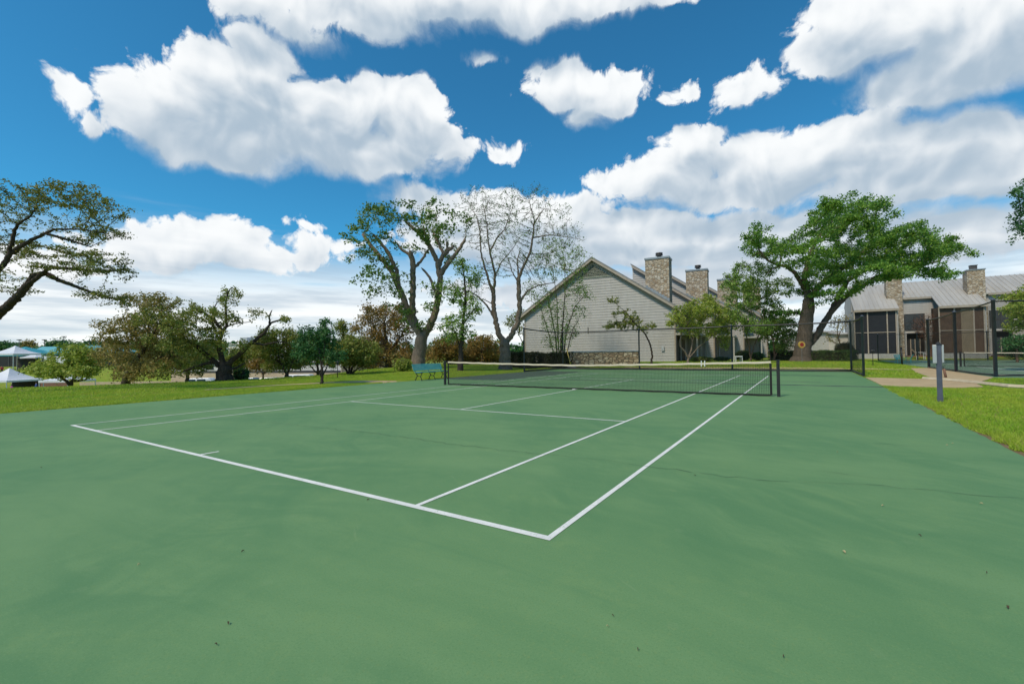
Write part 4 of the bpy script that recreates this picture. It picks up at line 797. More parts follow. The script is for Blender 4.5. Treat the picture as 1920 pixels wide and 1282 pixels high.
# ---------------------------------------------------------------- second terrace behind the far court (faces the courts)
Y0 = 57.6; ZG = .33; PITCH2 = .44
def terrace():
    root = thing('terrace_house', 'long two storey terrace with seamed metal roof, stone chimneys and dark screened porches', 'house', (20, Y0, ZG))
    X0, X1 = 12.55, 44.; ZW = 7.72; ZR = ZW+PITCH2*5.5
    roofz = lambda y: ZW+PITCH2*(y-Y0)
    porches = [(12.55, 16.95), (20.5, 24.6), (28.6, 33.0), (36.6, 41.)]
    w = MB()
    walls = [(16.95, 20.5), (24.6, 28.6), (33.0, 36.6), (41., 44.)]
    for a, b in walls:
        lap(w, lambda z: (a+.9, b), ZG+2.95, ZW-.1, lambda s, u, z: np.array([s, Y0-u, z]), .24, .05)
        lap(w, lambda z: (a+2.9, b), ZG, ZG+2.95, lambda s, u, z: np.array([s, Y0-u, z]), .24, .05)
        lap(w, lambda z: (a+.9, a+1.15), ZG, ZG+2.95, lambda s, u, z: np.array([s, Y0-u, z]), .24, .05)
    w.box(X0, X1, Y0+.9, Y0+11, 0, 6.2)
    w.prism([(Y0+.004, ZW-.15), (Y0+5.5, ZR-.2), (Y0+11, ZW-.15), (Y0+11, 6.21), (Y0+.004, 6.21)], 'x', X0+.02, X1)
    for a, b in walls: w.box(a+.9, b, Y0+.004, Y0+.9, ZG+2.95, 6.2); w.box(a+2.9, b, Y0+.004, Y0+.9, 0, ZG+2.94)
    lap(w, lambda z: (Y0-3.4, Y0+11), 0, 6., lambda s, u, z: np.array([X0-u, s, z]), .2, .03)
    w.build('wall', MT['siding'], root)
    # roof: one plane, lower over the porches, with raised seams
    rf = MB(); seam = MB(); TH = .14
    def plane(a, b, y0, y1):
        z0, z1 = roofz(y0), roofz(y1)
        vs = [(x, y, z+dz) for dz in (0, TH) for x, y, z in ((a, y0, z0), (b, y0, z0), (b, y1, z1), (a, y1, z1))]
        rf.add(vs, [(0, 3, 2, 1), (4, 5, 6, 7), (0, 1, 5, 4), (1, 2, 6, 5), (2, 3, 7, 6), (3, 0, 4, 7)])
        x = a+.3
        while x < b-.1:
            rf.beam((x, y0+.02, z0+TH+.025), (x, y1-.02, z1+TH+.025), .05, .06); x += .46
    sects = sorted(porches+walls)
    for a, b in sects:
        plane(a+.004, b-.004, (Y0-3.75 if (a, b) in porches else Y0-.35), Y0+5.5)
    z1 = ZR; rf.add([(X0, Y0+5.5, ZR), (X1, Y0+5.5, ZR), (X1, Y0+11.4, ZW-.2), (X0, Y0+11.4, ZW-.2), (X0, Y0+5.5, ZR+TH), (X1, Y0+5.5, ZR+TH), (X1, Y0+11.4, ZW-.2+TH), (X0, Y0+11.4, ZW-.2+TH)], [(0, 1, 2, 3), (7, 6, 5, 4), (1, 5, 6, 2), (3, 2, 6, 7), (0, 3, 7, 4)])
    roof = rf.build('roof', MT['metalroof'], root)
    for a, b in porches: fa = MB(); fa.box(a, b, Y0-3.8, Y0-3.76, roofz(Y0-3.75)-.14, roofz(Y0-3.75)+.12); fa.build('fascia', MT['trim'], root)
    for a, b in walls: fa = MB(); fa.box(a+.9, b, Y0-.4, Y0-.36, roofz(Y0-.35)-.12, roofz(Y0-.35)+.12); fa.build('fascia', MT['trim'], root)
    # porches: knee wall, screens, posts
    for i, (a, b) in enumerate(porches):
        zt = roofz(Y0-3.5)-.05
        sm = 'screen' if i % 2 == 0 else 'brownscreen'
        sc = MB(); sc.box(a+.1, b-.25, Y0-3.45, Y0-3.4, ZG+.45, zt); sc.box(a+.1, a+.15, Y0-3.38, Y0, ZG+.45, zt); sc.box(b-.3, b-.25, Y0-3.38, Y0, ZG+.45, zt); scr = sc.build('porch_screen', MT[sm], root)
        if i % 2:
            cu = MB(); cu.box(a+1.9, a+2.9, Y0-3.49, Y0-3.455, ZG+.5, zt-.3); cu.build('curtain', MT['tanpanel'], scr)
        kw = MB(); kw.box(a, b-.2, Y0-3.5, Y0-3.36, 0, ZG+.44); kw.box(a, b, Y0-3.3, Y0+.8, 0, ZG+.1); kw.build('knee_wall', MT['siding'], root)
        for x in (a+.03, a+1.35, b-1.15, b-.3):
            p = MB(); p.box(x-.06, x+.06, Y0-3.54, Y0-3.455, ZG+.45, zt); p.build('porch_post', MT['trim'], root)
        rl = MB(); rl.box(a+.1, b-.3, Y0-3.53, Y0-3.46, ZG+3.0, ZG+3.08); rl.build('rail', MT['trim'], root)
        sd = MB(); sd.box(b-.21, b-.1, Y0-3.45, Y0, ZG, zt-.02); sd.build('side_board', MT['siding'], root)
    # chimneys stand at the join of porch and wall
    for xa in (16.75, 24.25, 32.6, 40.6):
        ch = MB(); ch.box(xa+.25, xa+1.0, Y0-.9, Y0+.2, 0, 6.3); ch.box(xa-.55, xa+1.0, Y0-.55, Y0+1.2, 6.3, 10.45)
        ch.prism([(xa-.5, 7.3), (xa+.22, 5.4), (xa+.26, 5.4), (xa+.26, 7.3)], 'y', Y0-.82, Y0-.3)
        c = ch.build('chimney', MT['stone'], root)
        k = MB(); k.box(xa-.62, xa+1.07, Y0-.62, Y0+1.27, 10.453, 10.56); k.build('chimney_cap', MT['flash'], c)
        f = MB(); f.box(xa-.12, xa+.48, Y0-.05, Y0+.55, 10.56, 11.05); f.box(xa-.17, xa+.53, Y0-.1, Y0+.6, 11.05, 11.12); f.build('flue', MT['cap'], c)
    for a, b in walls:
        rc = MB(); rc.box(a+1.15, a+2.9, Y0+.55, Y0+.88, ZG, ZG+2.93); rc.build('door_recess', MT['recess'], root)
        d = MB(); d.box(a+1.6, a+2.5, Y0+.5, Y0+.545, ZG+.02, ZG+2.2); dr = d.build('door', MT['glass'], root)
        f = MB()
        for x in (a+1.6, a+2.02, a+2.5): f.box(x-.04, x+.04, Y0+.45, Y0+.497, ZG+.02, ZG+2.2)
        f.build('frame', MT['trim'], dr)
        wn = MB(); wn.box(a+1.05, a+2.85, Y0-.06, Y0-.035, ZG+3.35, ZG+5.3); win = wn.build('window', MT['glass'], root)
        f = MB()
        for x in (a+1.02, a+1.95, a+2.88): f.box(x-.05, x+.05, Y0-.09, Y0-.062, ZG+3.3, ZG+5.35)
        for z in (ZG+3.3, ZG+4.25, ZG+5.3): f.box(a+1.07, a+2.83, Y0-.085, Y0-.062, z-.04, z+.04)
        f.build('frame', MT['trimdark'], win)
        lm = MB(); lm.box(a+2.0, a+2.35, Y0-.14, Y0-.035, ZG+3.0, ZG+3.1); lm.build('porch_lamp', MT['trimdark'], root)
        sp = MB(); sp.box(a+1., a+3., Y0-1.1, Y0+.4, ZG-.2, ZG+.12); sp.build('step', MT['brick'], root)
terrace()
# ---------------------------------------------------------------- other background buildings
def shed(name, label, pix, D, D2, depth, ztop, mat, roofmat, ribs=True, zb=None, ov=.3):
    a = W(pix[0], 660, D); b = W(pix[1], 660, D2); a[2] = b[2] = 0; L = np.linalg.norm(b-a); u = (b-a)/L; v = np.array([-u[1], u[0], 0])
    zb = min(float(tz(a[0], a[1])), float(tz(b[0], b[1])))-.4 if zb is None else zb
    T = lambda s, t, z: a+u*s+v*t+UP*z
    root = thing(name, label, 'building', (a+b)/2+UP*zb)
    w = MB(T); w.box(0, L, 0, depth, zb, ztop)
    if ribs:
        s = .15
        while s < L: w.box(s, s+.05, -.03, -.002, zb, ztop-.05); s += .42
    w.build('wall', MT[mat], root)
    r = MB(T); r.prism([(-ov, ztop+.003), (depth+ov, ztop+.6), (depth+ov, ztop+.75), (-ov, ztop+.14)], 'x', -ov, L+ov)
    r.T = T; r.build('roof', MT[roofmat], root); return root, T, L
shed('metal_shed', 'ribbed pale metal shed wall seen between the oak trunk and the terrace', (1512, 1572), 66, 66, 6, 3.9, 'metalwall', 'metalwall')
shed('metal_shed', 'second pale shed just left of the screened porch', (1573, 1600), 64, 64, 5, 3.5, 'palewall', 'metalwall', False)
r_, T_, L_ = shed('pale_building', 'long pale building with a dark band low down behind the old oak', (322, 640), 84, 76, 14, .2, 'palewall', 'palewall', False)
b = MB(T_); b.box(-.02, L_+.02, -.06, -.01, -1.6, -1.2); b.build('eave_band', MT['trimdark'], r_)
b = MB(T_); b.box(-.02, L_+.02, -.05, -.008, -5, -1.62); b.build('stone_base', MT['tanwall'], r_)
for i in range(9): wm = MB(T_); wm.box(2+i*3.1, 3.5+i*3.1, -.04, -.006, -1.0, -.2); wm.build('window', MT['glass'], r_)
r_, T_, L_ = shed('pale_building', 'tall pale upper building with a rooftop unit behind the old oak', (428, 545), 104, 100, 16, 4.2, 'palewall', 'palewall', False)
b = MB(T_); b.box(1.2, 3.2, 2, 4, 4.3, 5.9); b.build('rooftop_unit', MT['boxgrey'], r_)
def wall_thing(name, label, pix, D, D2, th, z0, z1, mat, capmat=None, cat='wall'):
    a = W(pix[0], 660, D); b = W(pix[1], 660, D2); a[2] = b[2] = 0; L = np.linalg.norm(b-a); u = (b-a)/L; v = np.array([-u[1], u[0], 0]); T = lambda s, t, z: a+u*s+v*t+UP*z
    root = thing(name, label, cat, (a+b)/2+UP*z0)
    m = MB(T); m.box(0, L, 0, th, z0, z1); m.build('stonework' if 'stone' in name else 'panel', MT[mat], root)
    if capmat: c = MB(T); c.box(-.04, L+.04, -.05, th+.05, z1+.003, z1+.1); c.build('coping', MT[capmat], root)
    return root, T, L
wall_thing('stone_wall', 'low rough stone wall in front of the siding gable', (1072, 1198), 41.5, 41.5, .5, .0, 1.38, 'stonewall', 'flash')
wall_thing('tan_block_wall', 'tan block wall showing under the rusty oak left of the big trunk', (640, 735), 66, 70, .4, -4, .1, 'tanwall')
wall_thing('brown_brick_wall', 'reddish brown brick wall behind the low yellow green tree', (60, 130), 88, 86, .4, -6, -2.6, 'brick')
wall_thing('tan_block_wall', 'tan bank wall showing under the brushy oak', (150, 330), 80, 80, .4, -6, -2.9, 'tanwall')
# ---------------------------------------------------------------- far left: court fence, lights, tents
def far_fence():
    root, T, L = wall_thing('windscreen_fence', 'dark windscreen fence of the distant courts along the left horizon', (-60, 250), 135, 135, .06, -.9, 3.6, 'windscreen', None, 'fence')
    s = 0
    while s < L: p = MB(T); p.box(s, s+.09, -.1, -.01, -.9, 3.75); p.build('post', MT['galv'], root); s += 6.2
    p = MB(T); p.box(0, L, -.08, -.01, 3.761, 3.85); p.build('top_rail', MT['galv'], root)
far_fence()
LP = [(36, 637, 128), (83, 637, 132), (120, 631, 124), (168, 639, 135), (186, 638, 150)]
LL = ['leftmost of the tall court light poles on the horizon', 'light pole rising behind the pale teal shelter roof', 'tallest of the court light poles, before the dark rounded tree', 'light pole left of the farthest one, over the pale teal canopy', 'farthest and faintest of the court light poles beside the brushy oak']
for (px, py, D), lb in zip(LP, LL):
    t = W(px, py, D); b = t.copy(); b[2] = float(tz(t[0], t[1])); root = thing('court_light_pole', lb, 'light pole', b, 'court light poles on the left horizon')
    m = MB(); m.tube([b-UP*.3, b+UP*2, t], [.14, .11, .075], 8); m.build('pole', MT['galv'], root)
    h = MB(); q = t-RIGHT*.62; e = t+RIGHT*.62; h.beam(q, e, .34, .2); h.beam(t-RIGHT*.15-UP*.15, t+RIGHT*.15-UP*.15, .2, .14); h.build('lamp_head', MT['trimdark'], root, bevel=.03)
def tent(name, label, px, pytop, D, wid, eave_drop, legs, mat, zb=None, group=None, peak=1.0, flat_top=0.):
    """peaked frame canopy; pytop = pixel row of the peak"""
    t = W(px, pytop, D); zb = float(tz(t[0], t[1])) if zb is None else zb; root = thing(name, label, 'tent', (t[0], t[1], zb), group)
    h = wid/2; ze = t[2]-eave_drop; a = RIGHT; f = FWD; c = np.array([t[0], t[1], 0])
    m = MB(); N = 6
    pr = [(flat_top, t[2])]+[(flat_top+(1-flat_top)*(i/N), ze+(t[2]-ze)*((1-i/N)**(1.5 if peak > .9 else 1.))) for i in range(1, N+1)]
    rings = []
    for q, z in pr:
        q = max(q, .01); rings.append([c+a*sx*h*q+f*sy*h*q+UP*z for sx, sy in ((-1, -1), (1, -1), (1, 1), (-1, 1))])
    rings.append([p-UP*.32 for p in rings[-1]])
    vs = [p for r in rings for p in r]; m.add(vs, [(i*4+k, i*4+(k+1) % 4, (i+1)*4+(k+1) % 4, (i+1)*4+k) for i in range(len(rings)-1) for k in range(4)]+[(3, 2, 1, 0)])
    m.build('canopy', MT[mat], root)
    for sx, sy in ((-1, -1), (1, -1), (1, 1), (-1, 1)):
        p = c+a*sx*(h-.08)+f*sy*(h-.08); l = MB(); l.beam(p+UP*(zb-.1), p+UP*(ze-.05), .1); l.build('leg', MT['white' if legs else 'galv'], root)
    return root, c, ze, zb
tn, tc, te, tb = tent('party_tent', 'upper white peaked tent with dark interior, farther up the bank', 29, 648, 98, 5.7, 1.75, True, 'vinyl', group='white peaked tents')
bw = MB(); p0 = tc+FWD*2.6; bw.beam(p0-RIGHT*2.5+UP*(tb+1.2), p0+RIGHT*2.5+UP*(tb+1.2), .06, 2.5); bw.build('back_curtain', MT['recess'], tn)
tn, tc, te, tb = tent('party_tent', 'lower white peaked tent cut by the left edge of the view', 18, 690, 80, 6.0, 2.1, True, 'vinyl', group='white peaked tents')
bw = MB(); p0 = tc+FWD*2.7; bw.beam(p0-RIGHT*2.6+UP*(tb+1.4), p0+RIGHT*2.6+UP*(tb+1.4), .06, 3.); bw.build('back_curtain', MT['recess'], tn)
tent('party_tent', 'white tent with pale legs half hidden under the low yellow green tree', 128, 700, 72, 4.6, 1.0, True, 'vinyl', group='white peaked tents')
tent('party_tent', 'small white canopy between the upper tent and the white banner', 68, 662, 104, 3.6, .9, True, 'vinyl', group='white peaked tents')
tent('shade_canopy', 'deep teal shade canopy behind the upper white tent', 48, 650, 112, 9.5, 2.0, False, 'tealfab', group='teal canopies of the distant courts', peak=.5)
tent('shade_canopy', 'pale teal wide canopy behind the low yellow green tree', 177, 648, 118, 12.5, 1.5, False, 'tealroof', group='teal canopies of the distant courts', peak=.5, flat_top=.45)
t = W(84, 648, 122); zb = float(tz(t[0], t[1])); root = thing('shelter', 'small shelter with a pale teal sloping roof on the left horizon', 'shelter', (t[0], t[1], zb))
m = MB(); c = np.array([t[0], t[1], 0]); q = [(-2.9, -1.5, 3.0), (2.9, -1.5, 3.0), (2.5, 1.5, 4.65), (-2.5, 1.5, 4.65)]
vs = [c+RIGHT*a+FWD*b+UP*z for a, b, z in q]+[c+RIGHT*a+FWD*b+UP*(z+.12) for a, b, z in q]; m.add(vs, [(3, 2, 1, 0), (4, 5, 6, 7), (0, 1, 5, 4), (1, 2, 6, 5), (2, 3, 7, 6), (3, 0, 4, 7)]); m.build('roof', MT['tealroof'], root)
for a, b, z in q:
    l = MB(); l.beam(c+RIGHT*a*.85+FWD*b*.85+UP*zb, c+RIGHT*a*.85+FWD*b*.85+UP*(z-.05), .14); l.build('post', MT['trimdark'], root)
t = W(103, 662, 96); zb = float(tz(t[0], t[1])); root = thing('banner_stand', 'long white banner wall standing behind the low yellow green tree', 'banner', (t[0], t[1], zb)); c = np.array([t[0], t[1], 0])
m = MB(); m.beam(c-RIGHT*2.45+UP*(zb+1.55), c+RIGHT*2.45+UP*(zb+1.55), .06, 2.9); m.build('banner_sheet', MT['vinyl'], root)
for k in (-2.4, 2.4): l = MB(); l.beam(c+RIGHT*k-FWD*.05+UP*(zb-.1), c+RIGHT*k-FWD*.05+UP*(zb+3.05), .09); l.build('pole', MT['galv'], root)
t = W(6, 682, 92); zb = float(tz(t[0], t[1])); root = thing('covered_table', 'small cloth covered table in white and pink beside the upper tent', 'table', (t[0], t[1], zb)); c = np.array([t[0], t[1], zb])
m = MB(); m.T = lambda x, y, z: c+RIGHT*x+FWD*y+UP*z; m.box(-.62, .62, -.4, .4, 0, .98); m.build('cloth', MT['vinyl'], root, bevel=.04)
# ---------------------------------------------------------------- people by the tents
def person(label, px, D, cloth, legs, arm=.25, zb=None, turn=0.):
    t = W(px, 660, D); zb = float(tz(t[0], t[1])) if zb is None else zb
    root = thing('person', label, 'person', (t[0], t[1], zb), 'people by the white tents'); c = np.array([t[0], t[1], zb]); ca, sa = math.cos(turn), math.sin(turn)
    def X(x, y, z): return c+RIGHT*(x*ca-y*sa)+FWD*(x*sa+y*ca)+UP*z
    J = [((0, 0, .95), .14, -1), ((0, 0, 1.15), .145, 0), ((0, .01, 1.38), .15, 1), ((0, 0, 1.5), .07, 2), ((0, -.02, 1.58), .085, 3), ((0, -.02, 1.72), .085, 4),
         ((-.2, 0, 1.4), .065, 2), ((-.26, -.02, 1.15), .05, 6), ((-.24, -arm, .95), .035, 7), ((.2, 0, 1.4), .065, 2), ((.27, -.02, 1.15), .05, 9), ((.25, -arm*.6, .93), .035, 10),
         ((-.1, 0, .85), .095, 0), ((-.11, -.02, .48), .07, 12), ((-.12, .02, .08), .05, 13), ((-.13, -.12, .04), .045, 14), ((.1, 0, .85), .095, 0), ((.12, .03, .48), .07, 16), ((.13, .06, .08), .05, 17), ((.14, -.08, .04), .045, 18)]
    me = bpy.data.meshes.new('body'); me.from_pydata([tuple(X(*j[0])-np.array(ORIG[root])) for j in J], [(j[2], i) for i, j in enumerate(J) if j[2] >= 0], [])
    ob = bpy.data.objects.new('body', me); COL.objects.link(ob); ob.parent = root; ORIG[ob] = ORIG[root]
    sk = ob.modifiers.new('skin', 'SKIN'); sd = me.skin_vertices[0].data
    for i, j in enumerate(J): sd[i].radius = (j[1], j[1])
    sd[0].use_root = True
    ob.modifiers.new('sub', 'SUBSURF').levels = 1
    # skin, shirt and trousers by height on one continuous body
    m, tt, b = newmat('person_'+cloth); oz = tt.add('ShaderNodeSeparateXYZ', {0: objc(tt)}).outputs[2]
    def base(k): return MT[k].node_tree.nodes['Mix'].inputs[6].default_value[:3] if False else {'clothdark': (.02, .02, .03), 'clothpink': (.42, .05, .30), 'clothblue': (.05, .09, .32), 'clothred': (.42, .04, .06)}[k]
    col = tt.mix(tt.math('GREATER_THAN', oz, .92), base(legs), base(cloth)); col = tt.mix(tt.math('GREATER_THAN', oz, 1.5), col, (.42, .26, .19)); setp(tt, b, Base_Color=col, Roughness=.85); me.materials.append(m)
    h = MB(); hc = X(0, -.02, 1.76); h.lathe([(.02, -.09), (.09, -.06), (.1, 0), (.07, .06), (.01, .085)], (0, 0), 10); h.v = [tuple(hc+np.array(v)) for v in h.v]; h.build('hair', MT['clothdark'], root, True)
person('person in dark clothes standing at the front of the upper tent', 36, 93, 'clothdark', 'clothdark')
person('person in a red shirt at the left edge beside the upper tent', 4, 94, 'clothred', 'clothdark', turn=.6)
person('person in magenta standing in the lower tent', 23, 76, 'clothpink', 'clothpink', zb=float(tz(*W(23, 660, 76)[:2]))+.3)
person('person in a blue shirt between the lower tent and the yellow green tree', 69, 78, 'clothblue', 'clothdark', turn=-.5, zb=float(tz(*W(69, 660, 78)[:2]))+.5)
# ---------------------------------------------------------------- parked cars, only their roofs clear the crest
def car(label, px, D, ang, paint, L=4.6, H=1.5, van=False, zb=None):
    t = W(px, 660, D); zb = float(tz(t[0], t[1])) if zb is None else zb; c = np.array([t[0], t[1], zb]); u = RIGHT*math.cos(ang)+FWD*math.sin(ang); v = np.cross(UP, u); T = lambda x, y, z: c+u*x+v*y+UP*z
    root = thing('parked_car', label, 'van' if van else 'car', c, 'cars parked below the left lawn'); h = L/2
    P = [(-h, .35), (-h, .8), (-h+.05, .95), (-h+.35, H-.15), (-h+.7, H), (h-1.6 if not van else h-1.2, H), (h-1.05 if not van else h-.55, .98), (h-.15, .85), (h, .6), (h, .35)]
    m = MB(T); n = len(P); w = .88
    rows = [(-w, 0), (-w+.02, 1), (w-.02, 1), (w, 0)]
    ins = lambda z: .16*max(0, (z-.95))/(H-.95)
    vs = [(x, -w+ins(z), z) for x, z in P]+[(x, w-ins(z), z) for x, z in P]
    m.add(vs, [tuple(range(n)), tuple(range(2*n-1, n-1, -1))]+[(i, i+n, (i+1) % n+n, (i+1) % n) for i in range(n)]); m.build('body', MT[paint], root, bevel=.06)
    for sg in (-1, 1):
        g = MB(T); zz = (.98, H-.14); y = lambda z: sg*(w-ins(z)+.012)
        for xa, xb in ((-h+.5, -h+1.45), (-h+1.55, h-1.95 if not van else h-1.6)):
            g.quad((xa-.05, y(zz[0]), zz[0]), (xb+.08, y(zz[0]), zz[0]), (xb-.05, y(zz[1]), zz[1]), (xa+.1, y(zz[1]), zz[1]))
        g.build('side_window', MT['glass'], root)
    for x in (-h+.85, h-.9):
        for sg in (-1, 1):
            wl = MB(T); k = 14; y0, y1 = sg*(w-.16), sg*(w+.02)
            wl.prism([(x+.33*math.cos(2*math.pi*i/k), .33+.33*math.sin(2*math.pi*i/k)) for i in range(k)], 'y', y0, y1); wl.build('wheel', MT['rubber'], root)
pk = [W(px, 660, d)[:2] for px, d in ((320, 52), (720, 49), (720, 73), (320, 75))]; slab('parking_lot', [tuple(q) for q in pk], -7, -3., MT['asphalt'])
car('white van roof showing above the crest left of the little bushy tree', 566, 63, .1, 'carwhite', 4.9, 1.75, True, zb=-3.)
car('silver car roof just left of the white van', 518, 60, .15, 'carsilver', zb=-3.)
car('dark grey blue car roof under the rusty little tree', 470, 60, .1, 'carblue', zb=-3.)
car('pale car half hidden at the foot of the old oak', 386, 61, .2, 'carwhite', zb=-3.)
car('silver car behind the lamp post and the several stemmed tree', 642, 63, .2, 'carsilver', zb=-3.)
# ---------------------------------------------------------------- tennis net
def bez(y): return y
def make_net(label, xs, yn, zc, ze, full=True, post=.07, zpost=None):
    x0, x1 = xs; xc = (x0+x1)/2; zpost = zpost or ze
    root = thing('tennis_net', label, 'tennis net', (xc, yn, 0))
    top = lambda x: zc+(ze-zc)*min(1, abs(x-xc)/((x1-x0)/2))**1.25
    ba = MB(); N = 60
    for i in range(N):
        xa = x0+.18+(x1-x0-.36)*i/N; xb = x0+.18+(x1-x0-.36)*(i+1)/N; za, zb = top(xa)+.006*math.sin(i*1.7), top(xb)+.006*math.sin((i+1)*1.7)
        vs = [(x, yn+dy, z-dz) for x, z in ((xa, za), (xb, zb)) for dy, dz in ((-.016, .058), (-.012, 0), (.012, 0), (.016, .058))]
        ba.add(vs, [(k, (k+1) % 4, (k+1) % 4+4, k+4) for k in range(4)])
    ba.build('headband', MT['netband'], root)
    nm = MB(); cell = .046; th = .0056
    x = x0+.2
    wob = lambda x: .012*math.sin(x*2.1)+.008*math.sin(x*5.3)
    while x < x1-.19:
        zt = top(x)-.05; nm.tube([(x, yn+wob(x)*0, zt), (x, yn+wob(x), zt*.5), (x, yn, .03)], th/2*1.2, 3, False); x += cell
    zz = .03
    while zz < ze-.06:
        run = []
        for i in range(41):
            x = x0+.2+(x1-x0-.4)*i/40; f = min(1, zz/(ze-.06)); run.append((x, yn+wob(x)*math.sin(math.pi*min(1, zz/.9)), .03+(top(x)-.08)*f))
        nm.tube(run, th/2*1.2, 3, False); zz += cell
    # doubled rows under the band
    for dz in (.075, .1, .125): nm.tube([(x0+.2+(x1-x0-.4)*i/40, yn+.004, top(x0+.2+(x1-x0-.4)*i/40)-dz) for i in range(41)], .004, 3, False)
    nm.build('netting', MT['netcord'], root)
    bt = MB(); bt.tube([(x0+.2+(x1-x0-.4)*i/40, yn+.01*math.sin(i*.9), .035+.008*math.sin(i*1.9)) for i in range(41)], .026, 6); bt.build('bottom_band', MT['netcord'], root)
    for x in (x0+.19, x1-.19):
        s = MB(); s.box(x-.03, x+.03, yn-.012, yn+.012, .03, top(x)-.06); s.build('side_band', MT['netcord'], root)
    cs_ = MB(); cs_.box(xc-.025, xc+.025, yn-.02, yn-.017, .0, zc); cs_.box(xc-.035, xc+.035, yn-.06, yn+.06, .006, .03) if full else None
    if not full: cs_.build('centre_strap', MT['netcord'], root)
    else:
        an = MB(); an.box(xc-.16, xc-.05, yn-.10, yn-.02, .006, .022); an.build('centre_anchor', MT['white'], root)
    for sg, x in ((-1, x0), (1, x1)):
        p = MB(); p.box(x-post/2, x+post/2, yn-post/2, yn+post/2, -.1, zpost+.01); ps = p.build('post', MT['blackpaint'], root, bevel=.01)
        c = MB(); c.box(x-post/2-.012, x+post/2+.012, yn-post/2-.012, yn+post/2+.012, zpost+.012, zpost+.035); c.tube([(x, yn-.05, zpost-.06), (x, yn-.11, zpost-.06), (x, yn-.11, zpost-.16)], .012, 6); c.build('winch', MT['blackpaint'], ps)
        for z in (zpost-.02, .06):
            cb = MB(); cb.tube([(x, yn, z), (x-sg*.2, yn, z-.0)], .007, 5); cb.build('lacing_cable', MT['netcord'], root)
    return root
net = make_net('black tennis net with cream headband across the near court', (-6.32, 6.42), 0., .90, 1.02, True, .085)
for k in (4.33, 4.43):
    s = MB(); zt = .985; s.box(k-.012, k+.012, -.024, -.018, zt-.13, zt+.05); s.box(k-.012, k+.012, .018, .024, zt-.13, zt+.05); s.box(k-.012, k+.012, -.0175, .0175, zt+.04, zt+.05); s.build('white_clip', MT['white'], net)
make_net('tennis net with white headband on the second court beyond the slate fence', (16.6, 29.4), 28.6, .93, 1.04, False, .1)
# ---------------------------------------------------------------- chain link fences
def chain_panel(mb, a, b, z0, z1, sp=.075, r=.0024):
    a = np.array(a, float); b = np.array(b, float); L = np.linalg.norm(b-a); u = (b-a)/L; H = z1-z0
    for sg in (1, -1):
        k = -H if sg > 0 else 0
        s = k
        while s < (L if sg > 0 else L+H):
            # line x = s + sg*(z)
            p0, p1 = s, s+sg*H; za, zb = 0., H
            if p0 < 0: za = (0-p0)*sg; p0 = 0
            if p0 > L: za = (L-p0)*sg; p0 = L
            if p1 < 0: zb = (0-s)*sg; p1 = 0
            if p1 > L: zb = (L-s)*sg; p1 = L
            if zb-za > .03: mb.tube([(*(a+u*p0), z0+za), (*(a+u*p1), z0+zb)], r, 3, False)
            s += sp
def fence(name, label, pts, h, postmat, rails, z=0., midrail=None, postr=.055, ends=None, rail=.046, group=None, mesh_r=.0024, sp=.075, tops=None):
    c = np.mean(np.array(pts), 0); root = thing(name, label, 'fence', (c[0], c[1], z), group)
    for i, p in enumerate(pts):
        m = MB(); ht = tops[i] if tops else h
        m.lathe([(postr, z-.1), (postr, z+ht), (postr*1.25, z+ht+.002), (postr*1.1, z+ht+.05), (.004, z+ht+.075)], p, 12); m.build('post', MT[postmat], root, True)
    for i, (a, b) in enumerate(zip(pts, pts[1:])):
        a3, b3 = np.array([*a, 0.]), np.array([*b, 0.]); ha, hb = (tops[i], tops[i+1]) if tops else (h, h)
        sag = lambda t, k: -k*4*t*(1-t)
        t = MB(); t.tube([a3+(b3-a3)*q+UP*(z+ha+(hb-ha)*q-.05+sag(q, .03)) for q in np.linspace(0, 1, 9)], rail, 8); t.build('top_rail', MT['blackpaint'], root, True)
        if rails:
            t = MB(); t.tube([a3+(b3-a3)*q+UP*(z+.06+.012*math.sin(q*9)) for q in np.linspace(0, 1, 9)], rail*1.15, 8); t.build('bottom_rail', MT['blackpaint'], root, True)
        if midrail:
            t = MB(); t.tube([a3+UP*(z+midrail), b3+UP*(z+midrail)], rail*.8, 6); t.build('mid_rail', MT['blackpaint'], root, True)
        m = MB(); chain_panel(m, a, b, z+.07, z+min(ha, hb)-.06, sp, mesh_r); m.build('chain_link', MT['netcord'], root)
    return root
fence('backstop_fence', 'black chain link backstop around the far end of the near court', [(-10.05, 12.4), (-10.05, 18.45), (-3.55, 18.45), (2.9, 18.45), (9.5, 18.45), (9.56, 12.7)], 3.06, 'bluepost', True, .0, tops=[3.15, 3.06, 3.06, 3.06, 3.06, 2.95], mesh_r=.0014, sp=.085)
kb = MB(); kb.box(-9.9, 9.4, 18.62, 18.78, -.1, .09); kb.build('far_end_kerb', MT['dirt'], kind='structure')
fence('court_fence', 'slate post chain link fence at the near corner of the second court', [(14.3, 25.4), (14.35, 19.3), (14.55, 14.0), (20.3, 16.0), (26.5, 18.2)], 3.4, 'bluepost', True, 0., tops=[3.3, 3.36, 3.52, 3.5, 3.5], postr=.075, rail=.036, mesh_r=.0018)
fence('court_fence', 'far chain link fence of the second court in front of the terrace', [(14.6, 52.1), (18.2, 52.3), (24, 52.3), (30, 52.3), (36, 52.3)], 3.1, 'bluepost', True, 0., rail=.03, mesh_r=.003, sp=.12)
